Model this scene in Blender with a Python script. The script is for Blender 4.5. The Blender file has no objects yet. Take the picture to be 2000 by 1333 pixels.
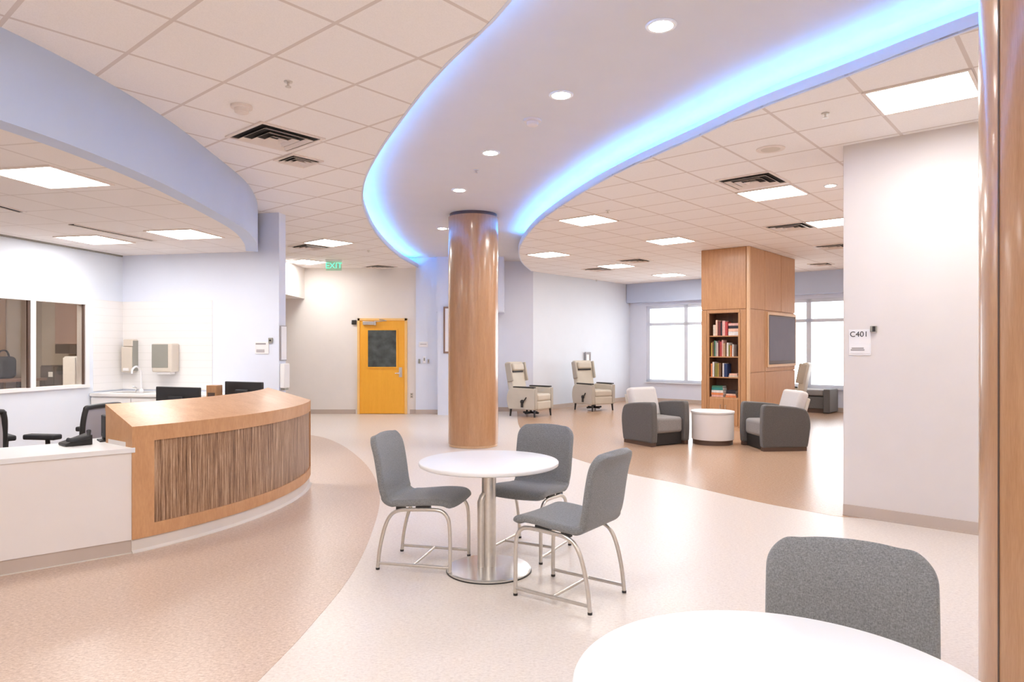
import bpy, bmesh, math, random
from mathutils import Vector, Matrix
from mathutils.geometry import tessellate_polygon
random.seed(7)
SC = bpy.context.scene
COL = SC.collection
R = math.radians

# ---------------------------------------------------------------- camera, sky, exposure
F, H, HZ = 1331.0, 1.5, 680.0          # focal length in pixels, eye height, horizon row (2000x1333 frame)
cam_d = bpy.data.cameras.new('camera')
cam = bpy.data.objects.new('camera', cam_d); COL.objects.link(cam)
cam.location = (0, 0, H); cam.rotation_euler = (R(90), 0, 0)
cam_d.sensor_width = 36; cam_d.lens = 36 * F / 2000; cam_d.shift_y = (HZ - 666.5) / 2000
cam_d.clip_start = 0.05; cam_d.clip_end = 200
SC.camera = cam
W = bpy.data.worlds.new('daylight'); SC.world = W; W.use_nodes = True
bg = W.node_tree.nodes['Background']
bg.inputs[0].default_value = (0.86, 0.94, 1.0, 1); bg.inputs[1].default_value = 3.4
SC.view_settings.view_transform = 'Standard'; SC.view_settings.look = 'None'
SC.view_settings.gamma = 1; SC.view_settings.use_curve_mapping = False
SC.view_settings.exposure = 1.14
PANEL_L = 15.0                          # radiance of the ceiling panels
LED_L = 21.0
try:
    SC.cycles.max_bounces = 10; SC.cycles.diffuse_bounces = 7
    SC.cycles.sample_clamp_indirect = 8
    SC.cycles.use_denoising = True
except Exception: pass

# ---------------------------------------------------------------- helpers
def U(px, py, z=0.0):                   # point of the horizontal plane z seen at a pixel of the photo
    d = F * (H - z) / (py - HZ)
    return Vector(((px - 1000) / F * d, d))
def V2(a): return Vector((a[0], a[1]))
EA = Vector((-0.7566, 0.6539)); EB = Vector((0.6538, 0.7567))      # building axes
EW = Vector((0.98, -0.199)); EN = Vector((0.199, 0.98))            # nurse-station axes
ANG_B = math.atan2(EB.y, EB.x)
ANG_W = math.atan2(EW.y, EW.x)
ZT, ZC, ZL = 3.315, 3.55, 2.80         # tile ceiling, coffer, station ceiling

def catmull(pts, n=8, closed=False):
    P = [Vector(p) for p in pts]; out = []
    m = len(P)
    rng = range(m if closed else m - 1)
    for i in rng:
        if closed: p0, p1, p2, p3 = P[i-1], P[i], P[(i+1) % m], P[(i+2) % m]
        else:
            p1, p2 = P[i], P[i+1]
            p0 = P[i-1] if i else p1 * 2 - p2
            p3 = P[i+2] if i + 2 < m else p2 * 2 - p1
        for k in range(n):
            t = k / n
            out.append(0.5 * ((2*p1) + (p2-p0)*t + (2*p0-5*p1+4*p2-p3)*t*t + (3*p1-p0-3*p2+p3)*t**3))
    if not closed: out.append(P[-1])
    return out

def offset(pl, d):                      # offset an open 2D polyline to its left by d
    out = []
    for i, p in enumerate(pl):
        a = pl[max(i-1, 0)]; b = pl[min(i+1, len(pl)-1)]
        t = (b - a).normalized()
        out.append(p + Vector((-t.y, t.x)) * d)
    return out

class MB:
    def __init__(s): s.bm = bmesh.new()
    def box(s, c, d, rz=0.0, M=None):
        m = Matrix.Translation(c) @ Matrix.Rotation(rz, 4, 'Z') @ Matrix.Diagonal((*d, 1))
        if M is not None: m = M @ m
        bmesh.ops.create_cube(s.bm, size=1, matrix=m); return s
    def bb(s, x0, x1, y0, y1, z0, z1):
        return s.box(((x0+x1)/2, (y0+y1)/2, (z0+z1)/2), (abs(x1-x0), abs(y1-y0), abs(z1-z0)))
    def prism(s, pts, z0, z1):
        n = len(pts); v0 = [s.bm.verts.new((p[0], p[1], z0)) for p in pts]; v1 = [s.bm.verts.new((p[0], p[1], z1)) for p in pts]
        tris = tessellate_polygon([[Vector((p[0], p[1], 0)) for p in pts]])
        for t in tris:
            try: s.bm.faces.new([v1[i] for i in t]); s.bm.faces.new([v0[i] for i in reversed(t)])
            except ValueError: pass
        for i in range(n):
            j = (i+1) % n; s.bm.faces.new((v0[i], v0[j], v1[j], v1[i]))
        return s
    def extrude_profile(s, prof, y0, y1):   # prof in (x,z), extruded along y
        n = len(prof); a = [s.bm.verts.new((p[0], y0, p[1])) for p in prof]; b = [s.bm.verts.new((p[0], y1, p[1])) for p in prof]
        s.bm.faces.new(a); s.bm.faces.new(list(reversed(b)))
        for i in range(n):
            j = (i+1) % n; s.bm.faces.new((a[j], a[i], b[i], b[j]))
        return s
    def seg(s, p0, p1, z0, z1, a, b):       # wall piece along p0->p1, from offset a to b on its left
        p0, p1 = V2(p0), V2(p1); t = (p1-p0).normalized(); n = Vector((-t.y, t.x))
        return s.prism([p0+n*a, p1+n*a, p1+n*b, p0+n*b], z0, z1)
    def band(s, pl, prof, closed=False):    # sweep a closed (offset,z) profile along a plan polyline
        rows = []
        for o, z in prof:
            rows.append([s.bm.verts.new((q.x, q.y, z)) for q in offset(pl, o)])
        m = len(prof)
        for k in range(m):
            A, B = rows[k], rows[(k+1) % m]
            for i in range(len(pl)-1): s.bm.faces.new((A[i], A[i+1], B[i+1], B[i]))
        s.bm.faces.new([r[0] for r in rows]); s.bm.faces.new([r[-1] for r in reversed(rows)])
        return s
    def lathe(s, prof, n=40, c=(0, 0), M=None):
        rows = []
        for r, z in prof:
            row = []
            for k in range(n):
                a = 2*math.pi*k/n; p = Vector((c[0]+r*math.cos(a), c[1]+r*math.sin(a), z))
                row.append(s.bm.verts.new(M @ p if M is not None else p))
            rows.append(row)
        for A, B in zip(rows, rows[1:]):
            for k in range(n): s.bm.faces.new((A[k], A[(k+1) % n], B[(k+1) % n], B[k]))
        s.bm.faces.new(list(reversed(rows[0]))); s.bm.faces.new(rows[-1])
        return s
    def tube(s, pts, r, n=10, taper=None):
        P = [Vector(p) for p in pts]; rows = []; up = None
        for i, p in enumerate(P):
            t = (P[min(i+1, len(P)-1)] - P[max(i-1, 0)]).normalized()
            if up is None:
                up = Vector((0, 0, 1)) if abs(t.z) < .9 else Vector((1, 0, 0))
            up = (up - t*up.dot(t)).normalized(); sd = t.cross(up)
            rr = r if taper is None else r + (taper - r)*i/(len(P)-1)
            rows.append([s.bm.verts.new(p + (up*math.cos(2*math.pi*k/n) + sd*math.sin(2*math.pi*k/n))*rr) for k in range(n)])
        for A, B in zip(rows, rows[1:]):
            for k in range(n): s.bm.faces.new((A[k], A[(k+1) % n], B[(k+1) % n], B[k]))
        s.bm.faces.new(list(reversed(rows[0]))); s.bm.faces.new(rows[-1])
        return s
    def build(s, name, mat, parent=None, smooth=None, bevel=0, seg=3, sub=0):
        bmesh.ops.recalc_face_normals(s.bm, faces=s.bm.faces[:])
        me = bpy.data.meshes.new(name); s.bm.to_mesh(me); s.bm.free()
        for m in (mat if isinstance(mat, (list, tuple)) else [mat]): me.materials.append(m)
        o = bpy.data.objects.new(name, me); COL.objects.link(o)
        if parent is not None: o.parent = parent
        if smooth is not None:
            me.shade_smooth(); me.set_sharp_from_angle(angle=R(smooth))
        if bevel:
            b = o.modifiers.new('bevel', 'BEVEL'); b.width = bevel; b.segments = seg; b.limit_method = 'ANGLE'; b.angle_limit = R(35)
            me.shade_smooth(); b.harden_normals = False
            if smooth is None: me.set_sharp_from_angle(angle=R(50))
        if sub:
            d = o.modifiers.new('subd', 'SUBSURF'); d.levels = sub; d.render_levels = sub; me.shade_smooth()
        return o

def thing(name, label, cat, loc=(0, 0, 0), rz=0.0, group=None):
    o = bpy.data.objects.new(name, None); COL.objects.link(o); o.empty_display_size = 0.1
    o.location = loc if len(loc) == 3 else (loc[0], loc[1], 0); o.rotation_euler = (0, 0, rz)
    return tag(o, label, cat, group)
def tag(o, label, cat, group=None, kind=None):
    o['label'] = label; o['category'] = cat
    if group: o['group'] = group
    if kind: o['kind'] = kind
    return o
def struct(o, label=None):
    o['kind'] = 'structure'
    if label: o['label'] = label
    return o
def dup(root, loc, rz, label, group=None):
    r = root.copy(); COL.objects.link(r); r.location = loc if len(loc) == 3 else (loc[0], loc[1], 0); r.rotation_euler = (0, 0, rz)
    r['label'] = label
    if group: r['group'] = group
    for ch in list(root.children):
        c = ch.copy(); COL.objects.link(c); c.parent = r
        for g in list(ch.children):
            d = g.copy(); COL.objects.link(d); d.parent = c
    return r
def text(name, body, size, mat, parent, loc, rot, align='CENTER', extrude=0.001):
    cu = bpy.data.curves.new(name, 'FONT'); cu.body = body; cu.size = size; cu.align_x = align; cu.align_y = 'CENTER'; cu.extrude = extrude
    cu.materials.append(mat)
    tmp = bpy.data.objects.new(name, cu); COL.objects.link(tmp)
    me = bpy.data.meshes.new_from_object(tmp.evaluated_get(bpy.context.evaluated_depsgraph_get()))
    bpy.data.objects.remove(tmp); me.materials.clear(); me.materials.append(mat)
    o = bpy.data.objects.new(name, me); COL.objects.link(o); o.parent = parent; o.location = loc; o.rotation_euler = rot
    return o

# ---------------------------------------------------------------- materials
def new_mat(name):
    m = bpy.data.materials.new(name); m.use_nodes = True
    nt = m.node_tree; return m, nt, nt.nodes['Principled BSDF']
def node(nt, typ, **kw):
    n = nt.nodes.new(typ)
    for k, v in kw.items():
        if k in n.inputs: n.inputs[k].default_value = v
        else: setattr(n, k, v)
    return n
def noise_over(nt, scale=(1, 1, 1), nscale=5.0, detail=3.0, coord='Object', rough=0.5):
    tc = node(nt, 'ShaderNodeTexCoord'); mp = node(nt, 'ShaderNodeMapping'); mp.inputs['Scale'].default_value = scale
    nt.links.new(tc.outputs[coord], mp.inputs['Vector'])
    nz = node(nt, 'ShaderNodeTexNoise'); nz.inputs['Scale'].default_value = nscale; nz.inputs['Detail'].default_value = detail
    nz.inputs['Roughness'].default_value = rough
    nt.links.new(mp.outputs['Vector'], nz.inputs['Vector'])
    return nz
def ramp(nt, fac, stops):
    r = node(nt, 'ShaderNodeValToRGB'); e = r.color_ramp.elements
    while len(e) < len(stops): e.new(0.5)
    for el, (p, c) in zip(e, stops): el.position = p; el.color = (*c, 1)
    nt.links.new(fac, r.inputs['Fac']); return r
def bump(nt, b, h, strength, dist=0.002):
    n = node(nt, 'ShaderNodeBump'); n.inputs['Strength'].default_value = strength; n.inputs['Distance'].default_value = dist
    nt.links.new(h, n.inputs['Height']); nt.links.new(n.outputs['Normal'], b.inputs['Normal'])
def plain(name, c, rough=0.5, metal=0.0, spec=0.5, var=0.04, nscale=3.0, bmp=0.0):
    m, nt, b = new_mat(name)
    nz = noise_over(nt, nscale=nscale)
    lo = tuple(x*(1-var) for x in c); hi = tuple(min(1, x*(1+var)) for x in c)
    rp = ramp(nt, nz.outputs['Fac'], [(0.3, lo), (0.7, hi)])
    nt.links.new(rp.outputs['Color'], b.inputs['Base Color'])
    b.inputs['Roughness'].default_value = rough; b.inputs['Metallic'].default_value = metal; b.inputs['Specular IOR Level'].default_value = spec
    if bmp: bump(nt, b, nz.outputs['Fac'], bmp)
    return m
def wood(name, lo, hi, rough=0.35, scale=(9, 9, 0.7), nscale=3.0, coat=0.0):
    m, nt, b = new_mat(name)
    nz = noise_over(nt, scale=scale, nscale=nscale, detail=6, rough=0.6)
    n2 = noise_over(nt, scale=tuple(x*4 for x in scale), nscale=nscale*2, detail=3)
    mx = node(nt, 'ShaderNodeMath', operation='MULTIPLY_ADD'); mx.inputs[1].default_value = 0.35
    nt.links.new(n2.outputs['Fac'], mx.inputs[0])
    m2 = node(nt, 'ShaderNodeMath', operation='MULTIPLY'); m2.inputs[1].default_value = 0.65
    nt.links.new(nz.outputs['Fac'], m2.inputs[0]); nt.links.new(m2.outputs[0], mx.inputs[2])
    rp = ramp(nt, mx.outputs[0], [(0.32, lo), (0.68, hi)])
    nt.links.new(rp.outputs['Color'], b.inputs['Base Color'])
    b.inputs['Roughness'].default_value = rough; b.inputs['Coat Weight'].default_value = coat; b.inputs['Coat Roughness'].default_value = 0.14
    return m
def fabric(name, c, var=0.32, scale=380):
    m, nt, b = new_mat(name)
    nz = noise_over(nt, scale=(1, 1, 0.35), nscale=scale, detail=2)
    nz2 = noise_over(nt, scale=(0.35, 0.35, 1), nscale=scale, detail=2)
    mx = node(nt, 'ShaderNodeMath', operation='ADD'); nt.links.new(nz.outputs['Fac'], mx.inputs[0]); nt.links.new(nz2.outputs['Fac'], mx.inputs[1])
    hf = node(nt, 'ShaderNodeMath', operation='MULTIPLY'); hf.inputs[1].default_value = 0.5; nt.links.new(mx.outputs[0], hf.inputs[0])
    rp = ramp(nt, hf.outputs[0], [(0.35, tuple(x*(1-var) for x in c)), (0.65, tuple(x*(1+var) for x in c))])
    nt.links.new(rp.outputs['Color'], b.inputs['Base Color']); b.inputs['Roughness'].default_value = 0.9
    b.inputs['Specular IOR Level'].default_value = 0.25
    b.inputs['Sheen Weight'].default_value = 0.25; b.inputs['Sheen Roughness'].default_value = 0.5
    bump(nt, b, hf.outputs[0], 0.25)
    return m
def emit(name, c, s):
    m = bpy.data.materials.new(name); m.use_nodes = True; nt = m.node_tree; nt.nodes.clear()
    e = node(nt, 'ShaderNodeEmission'); e.inputs[0].default_value = (*c, 1); e.inputs[1].default_value = s
    o = node(nt, 'ShaderNodeOutputMaterial'); nt.links.new(e.outputs[0], o.inputs[0]); return m
def glass(name, tint=(1, 1, 1), refl=0.08):
    m = bpy.data.materials.new(name); m.use_nodes = True; nt = m.node_tree; nt.nodes.clear()
    t = node(nt, 'ShaderNodeBsdfTransparent'); t.inputs[0].default_value = (*tint, 1)
    g = node(nt, 'ShaderNodeBsdfGlossy'); g.inputs['Roughness'].default_value = 0.03
    fr = node(nt, 'ShaderNodeLayerWeight'); fr.inputs['Blend'].default_value = 0.25
    mu = node(nt, 'ShaderNodeMath', operation='MULTIPLY_ADD'); mu.inputs[1].default_value = 0.15; mu.inputs[2].default_value = refl
    nt.links.new(fr.outputs['Facing'], mu.inputs[0])
    mi = node(nt, 'ShaderNodeMixShader'); o = node(nt, 'ShaderNodeOutputMaterial')
    nt.links.new(mu.outputs[0], mi.inputs[0]); nt.links.new(t.outputs[0], mi.inputs[1]); nt.links.new(g.outputs[0], mi.inputs[2]); nt.links.new(mi.outputs[0], o.inputs[0])
    return m
def floor_mat(name, lo, mid, hi, rough):
    m, nt, b = new_mat(name)
    a = noise_over(nt, scale=(1, 1, 1), nscale=70, detail=4, rough=0.7)
    st = noise_over(nt, scale=(14, 60, 1), nscale=2.2, detail=4, rough=0.6)
    mx = node(nt, 'ShaderNodeMath', operation='MULTIPLY_ADD'); mx.inputs[1].default_value = 0.5
    hf = node(nt, 'ShaderNodeMath', operation='MULTIPLY'); hf.inputs[1].default_value = 0.5
    nt.links.new(a.outputs['Fac'], mx.inputs[0]); nt.links.new(st.outputs['Fac'], hf.inputs[0]); nt.links.new(hf.outputs[0], mx.inputs[2])
    rp = ramp(nt, mx.outputs[0], [(0.36, lo), (0.5, mid), (0.64, hi)])
    nt.links.new(rp.outputs['Color'], b.inputs['Base Color']); b.inputs['Roughness'].default_value = rough
    b.inputs['Specular IOR Level'].default_value = 0.5
    return m
def tile_mat(name, c, line, ang, o, sa, sb, w):
    m, nt, b = new_mat(name)
    tc = node(nt, 'ShaderNodeTexCoord'); mp = node(nt, 'ShaderNodeMapping', vector_type='TEXTURE')
    mp.inputs['Location'].default_value = (o[0], o[1], 0); mp.inputs['Rotation'].default_value = (0, 0, ang); mp.inputs['Scale'].default_value = (sb, sa, 1)
    nt.links.new(tc.outputs['Object'], mp.inputs['Vector'])
    sp = node(nt, 'ShaderNodeSeparateXYZ'); nt.links.new(mp.outputs['Vector'], sp.inputs[0])
    outs = []
    for ax, ww in (('X', w/sb), ('Y', w/sa)):
        fr = node(nt, 'ShaderNodeMath', operation='FRACT'); nt.links.new(sp.outputs[ax], fr.inputs[0])
        su = node(nt, 'ShaderNodeMath', operation='SUBTRACT'); su.inputs[1].default_value = 0.5; nt.links.new(fr.outputs[0], su.inputs[0])
        ab = node(nt, 'ShaderNodeMath', operation='ABSOLUTE'); nt.links.new(su.outputs[0], ab.inputs[0])
        gt = node(nt, 'ShaderNodeMath', operation='GREATER_THAN'); gt.inputs[1].default_value = 0.5 - ww/2; nt.links.new(ab.outputs[0], gt.inputs[0])
        outs.append(gt)
    mxx = node(nt, 'ShaderNodeMath', operation='MAXIMUM'); nt.links.new(outs[0].outputs[0], mxx.inputs[0]); nt.links.new(outs[1].outputs[0], mxx.inputs[1])
    nz = noise_over(nt, nscale=160, detail=2)
    rp = ramp(nt, nz.outputs['Fac'], [(0.35, tuple(x*0.95 for x in c)), (0.6, c)])
    mi = node(nt, 'ShaderNodeMix', data_type='RGBA'); nt.links.new(mxx.outputs[0], mi.inputs[0]); nt.links.new(rp.outputs['Color'], mi.inputs[6]); mi.inputs[7].default_value = (*line, 1)
    nt.links.new(mi.outputs[2], b.inputs['Base Color']); b.inputs['Roughness'].default_value = 0.85; b.inputs['Specular IOR Level'].default_value = 0.2
    bump(nt, b, nz.outputs['Fac'], 0.15)
    return m
def wall_tile_mat(name, c):
    m, nt, b = new_mat(name)
    tc = node(nt, 'ShaderNodeTexCoord'); sp = node(nt, 'ShaderNodeSeparateXYZ'); nt.links.new(tc.outputs['Object'], sp.inputs[0])
    mu = node(nt, 'ShaderNodeMath', operation='MULTIPLY'); mu.inputs[1].default_value = 9.8; nt.links.new(sp.outputs['Z'], mu.inputs[0])
    fr = node(nt, 'ShaderNodeMath', operation='FRACT'); nt.links.new(mu.outputs[0], fr.inputs[0])
    lt = node(nt, 'ShaderNodeMath', operation='LESS_THAN'); lt.inputs[1].default_value = 0.06; nt.links.new(fr.outputs[0], lt.inputs[0])
    mi = node(nt, 'ShaderNodeMix', data_type='RGBA'); nt.links.new(lt.outputs[0], mi.inputs[0]); mi.inputs[6].default_value = (*c, 1); mi.inputs[7].default_value = (c[0]*.9, c[1]*.9, c[2]*.89, 1)
    nt.links.new(mi.outputs[2], b.inputs['Base Color']); b.inputs['Roughness'].default_value = 0.25
    return m
def reed_mat(name):
    m, nt, b = new_mat(name)
    nz = noise_over(nt, scale=(46, 46, 0.9), nscale=2.4, detail=6, rough=0.8)
    rp = ramp(nt, nz.outputs['Fac'], [(0.36, (0.07, 0.03, 0.015)), (0.46, (0.22, 0.115, 0.06)), (0.54, (0.40, 0.24, 0.135)), (0.64, (0.66, 0.48, 0.33))])
    nt.links.new(rp.outputs['Color'], b.inputs['Base Color']); b.inputs['Roughness'].default_value = 0.33
    bump(nt, b, nz.outputs['Fac'], 0.4, 0.004)
    return m

M = dict(
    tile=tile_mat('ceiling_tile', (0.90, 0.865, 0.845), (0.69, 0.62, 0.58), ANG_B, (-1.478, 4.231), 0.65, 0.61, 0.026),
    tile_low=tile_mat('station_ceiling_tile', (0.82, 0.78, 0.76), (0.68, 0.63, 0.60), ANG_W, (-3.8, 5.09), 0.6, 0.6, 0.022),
    coffer=plain('coffer_paint', (0.70, 0.69, 0.71), 0.7, var=0.01),
    soffit=plain('lavender_soffit_paint', (0.53, 0.61, 0.79), 0.6, var=0.015),
    lav=plain('pale_lavender_paint', (0.70, 0.74, 0.85), 0.6, var=0.01),
    white_cool=plain('cool_white_paint', (0.69, 0.735, 0.81), 0.6, var=0.01),
    white=plain('white_paint', (0.82, 0.82, 0.82), 0.55, var=0.01),
    warm=plain('warm_white_paint', (0.80, 0.755, 0.715), 0.6, var=0.015),
    pinkish=plain('pale_beige_paint', (0.69, 0.64, 0.615), 0.6, var=0.015),
    base=plain('vinyl_cove_base', (0.52, 0.43, 0.37), 0.5),
    base_light=plain('pale_cove_base', (0.68, 0.62, 0.56), 0.5),
    floor=floor_mat('beige_sheet_floor', (0.58, 0.50, 0.44), (0.69, 0.615, 0.55), (0.77, 0.70, 0.64), 0.32),
    tan=floor_mat('tan_sheet_floor', (0.41, 0.285, 0.21), (0.56, 0.415, 0.32), (0.69, 0.555, 0.46), 0.34),
    tan2=floor_mat('brown_sheet_floor', (0.36, 0.22, 0.14), (0.46, 0.30, 0.20), (0.54, 0.38, 0.275), 0.27),
    wood=wood('maple_veneer', (0.42, 0.205, 0.088), (0.57, 0.315, 0.155), 0.38, coat=0.1),
    wood_desk=wood('desk_maple', (0.50, 0.255, 0.115), (0.62, 0.345, 0.17), 0.42, scale=(3, 3, 0.8), coat=0.06),
    wood_col=wood('column_veneer', (0.40, 0.195, 0.085), (0.52, 0.285, 0.14), 0.30, coat=0.75),
    wood_seam=wood('maple_edge', (0.66, 0.42, 0.24), (0.76, 0.52, 0.32), 0.3),
    wood_shaded=wood('shaded_niche_veneer', (0.12, 0.05, 0.025), (0.19, 0.085, 0.04), 0.5),  # veneer darkened to paint in the shade inside the niche
    reed=reed_mat('streaked_zebra_veneer'),
    laminate=plain('white_laminate', (0.78, 0.775, 0.775), 0.34, var=0.01),
    desk_white=plain('warm_white_laminate', (0.77, 0.725, 0.70), 0.38, var=0.015),
    grey_fab=fabric('grey_weave', (0.20, 0.203, 0.208)),
    dark_fab=fabric('charcoal_weave', (0.115, 0.108, 0.104)),
    light_fab=fabric('pale_grey_weave', (0.60, 0.57, 0.56), 0.1),
    seat_fab=fabric('mid_grey_weave', (0.24, 0.225, 0.22)),
    beige_vinyl=plain('beige_vinyl', (0.56, 0.51, 0.43), 0.5, var=0.05),
    beige_dark=plain('taupe_vinyl', (0.44, 0.40, 0.34), 0.5),
    black=plain('black_plastic', (0.022, 0.020, 0.020), 0.45),
    black_soft=plain('black_foam', (0.03, 0.03, 0.034), 0.7),
    mesh_grey=plain('grey_mesh', (0.45, 0.42, 0.44), 0.8),
    steel=plain('brushed_nickel', (0.66, 0.62, 0.57), 0.32, metal=0.85, nscale=40),
    steel_pol=plain('satin_steel', (0.70, 0.69, 0.68), 0.25, metal=0.9, nscale=40),
    alu=plain('anodised_frame', (0.66, 0.70, 0.78), 0.45, metal=0.0),
    frame_white=plain('white_frame', (0.80, 0.78, 0.79), 0.4),
    yellow=wood('amber_door', (0.86, 0.40, 0.028), (0.93, 0.46, 0.04), 0.4, scale=(5, 5, 0.5)),
    yellow_light=plain('amber_frame', (0.90, 0.56, 0.20), 0.45),
    dark_glass=plain('dark_glass', (0.07, 0.08, 0.075), 0.12, var=0.5, nscale=5),
    glass=glass('clear_glass'),
    glass_grey=glass('grey_glass', (0.84, 0.82, 0.79), 0.04),
    screen=plain('television_screen', (0.14, 0.13, 0.16), 0.15),
    dark_wood=plain('dark_brown_frame', (0.10, 0.06, 0.045), 0.4),
    dark=plain('duct_dark', (0.02, 0.017, 0.015), 0.9),
    vent=plain('vent_white', (0.78, 0.70, 0.65), 0.5),
    beige_plastic=plain('beige_plastic', (0.62, 0.55, 0.47), 0.4),
    grey_plastic=plain('grey_plastic', (0.30, 0.29, 0.26), 0.25),
    chrome=plain('chrome', (0.85, 0.85, 0.86), 0.12, metal=1.0),
    panel=emit('ceiling_panel_light', (1.0, 0.985, 0.965), PANEL_L),
    down=emit('downlight_light', (1.0, 0.97, 0.95), 60.0),
    led=emit('blue_led_light', (0.09, 0.40, 1.0), LED_L),
    exit_green=emit('exit_green', (0.10, 0.75, 0.42), 1.0),
    exit_glass=glass('exit_panel_glass', (0.72, 0.96, 0.86), 0.05),
    plate=plain('sign_plate', (0.80, 0.78, 0.79), 0.35),
    ink=plain('dark_ink', (0.05, 0.045, 0.05), 0.6),
    ink_grey=plain('grey_ink', (0.30, 0.28, 0.29), 0.6),
    office=plain('office_wall_beige', (0.48, 0.41, 0.34), 0.7),
    office_dark=plain('office_wall_tan', (0.33, 0.22, 0.13), 0.7),
    cab_brown=plain('brown_laminate', (0.26, 0.16, 0.12), 0.5),
    cab_dark=plain('dark_brown_laminate', (0.085, 0.06, 0.05), 0.5),
    blue=plain('blue_nylon', (0.03, 0.10, 0.40), 0.6),
    paper=plain('white_paper', (0.85, 0.85, 0.84), 0.7),
)

# ---------------------------------------------------------------- room shell
FLOOR = [(-9.2, -3.2), (10.6, -3.2), (10.6, 20.2), (-9.2, 20.2)]
struct(MB().prism(FLOOR, -0.1, 0.0).build('floor', M['floor']), 'beige speckled sheet floor')
arc = [V2(U(*p)) for p in [(503, 1333), (602, 1229), (688, 1121), (727, 1039), (742, 975), (731, 932), (705, 898), (662, 867), (611, 851)]]
tan_edge = catmull([Vector((-1.35, 1.9)), Vector((-1.20, 2.5))] + arc + [Vector((-4.6, 12.4)), Vector((-6.4, 13.0))], 6)
struct(MB().prism([(-9.0, -0.5), (-2.2, -0.5)] + [tuple(p) for p in tan_edge] + [(-9.0, 13.2)], 0.0, 0.0015).build('floor_inlay', M['tan']), 'tan floor inlay sweeping around the nurse desk')
edge2 = [V2(U(*p)) for p in [(1644, 1010), (1590, 1001), (1500, 985), (1410, 965), (1320, 944), (1219, 924), (1111, 892), (1050, 862), (1015, 835)]]
edge2 = catmull([Vector((3.4, 5.9))] + edge2 + [Vector((0.12, 16.0))], 6)
struct(MB().prism([tuple(p) for p in edge2] + [(0.12, 20), (10.4, 20), (10.4, 5.9)], 0.0, 0.0015).build('floor_inlay', M['tan2']), 'brown floor inlay of the lounge')

# coffer plan
left = [Vector((0.55, -0.9)), Vector((0.62, 0.4)), Vector((0.50, 1.6)), Vector((0.27, 2.7))] + [V2(U(px, py, ZT)) for px, py in
        [(992, 10), (867, 135), (800, 215), (740, 300), (712, 360), (713, 410), (738, 460), (778, 500)]] + [Vector((-2.12, 15.45)), Vector((-2.1, 16.8))]
right = [Vector((4.2, -0.9)), Vector((4.15, 0.6)), Vector((3.75, 1.9)), Vector((3.15, 3.05))] + [V2(U(px, py, ZT)) for px, py in
        [(1902, 54), (1648, 150), (1480, 213), (1370, 263), (1197, 342), (1096, 402), (1040, 446), (1014, 484)]] + [Vector((0.18, 14.2)), Vector((0.44, 16.05)), Vector((0.62, 16.8))]
left = catmull(left, 8); right = catmull(right, 8)
hole = [tuple(p) for p in right] + [tuple(p) for p in reversed(left)]
def ceil_mesh(outer, hole, z, h, name, mat):
    bm = bmesh.new(); loops = [[Vector((p[0], p[1], 0)) for p in outer], [Vector((p[0], p[1], 0)) for p in hole]]
    flat = [p for l in loops for p in l]
    vs = [bm.verts.new((p.x, p.y, z)) for p in flat]; vt = [bm.verts.new((p.x, p.y, z+h)) for p in flat]
    for t in tessellate_polygon(loops):
        bm.faces.new([vs[i] for i in t]); bm.faces.new([vt[i] for i in reversed(t)])
    k = len(outer)
    for i in range(k, len(flat)):
        j = i+1 if i+1 < len(flat) else k
        bm.faces.new((vs[i], vs[j], vt[j], vt[i]))
    mb = MB(); mb.bm.free(); mb.bm = bm
    return mb.build(name, mat)
OUT = [(-9.2, -3.2), (10.6, -3.2), (10.6, 20.2), (-9.2, 20.2)]
struct(ceil_mesh(OUT, hole, ZT, 0.012, 'ceiling', M['tile']), 'acoustic tile ceiling')
LO = offset(left, 0.24); RO = offset(right, -0.24)
cof = [tuple(p) for p in RO] + [tuple(p) for p in reversed(LO)]
struct(MB().prism([(p[0], p[1]) for p in cof], ZC, ZC+0.05).build('ceiling_coffer', M['coffer']), 'raised curved coffer lit blue at its rim')
for nm, pl, sg in (('trim_1', left, 1), ('trim_2', right, -1)):
    mb = MB()
    mb.band(pl, [(0, ZT-0.004), (0.02*sg, ZT-0.004), (0.02*sg, ZT+0.085), (0, ZT+0.085)])       # upstand lip
    mb.band(pl, [(0.225*sg, ZT+0.012), (0.245*sg, ZT+0.012), (0.245*sg, ZC), (0.225*sg, ZC)])  # back of the cove
    struct(mb.build(nm, M['lav']), 'curved cove lip along the coffer edge')
for lb, pl, sg, y0, y1 in (('blue light strip along the left edge of the curved ceiling coffer', left, 1, 1.0, 15.3), ('blue light strip along the right edge of the curved ceiling coffer', right, -1, 1.0, 12.2)):
    q = [Vector((p.x, p.y, ZT+0.05)) for p in offset(pl, 0.09*sg) if y0 < p.y < y1]
    t = thing('light_strip', lb, 'light strip', q[0])
    o1 = MB().tube([p - q[0] for p in q], 0.014, 8).build('light_tube', M['led'], t, smooth=60)
    MB().tube([p - q[0] - Vector((0, 0, 0.025)) for p in q], 0.012, 6).build('mounting_channel', M['steel'], t)

struct(MB().prism(OUT, ZC+.12, ZC+.2).build('ceiling_blocker', M['white']), 'unseen deck added above the ceilings to block stray light')  # unseen slab added to keep sky light from leaking in
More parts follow.
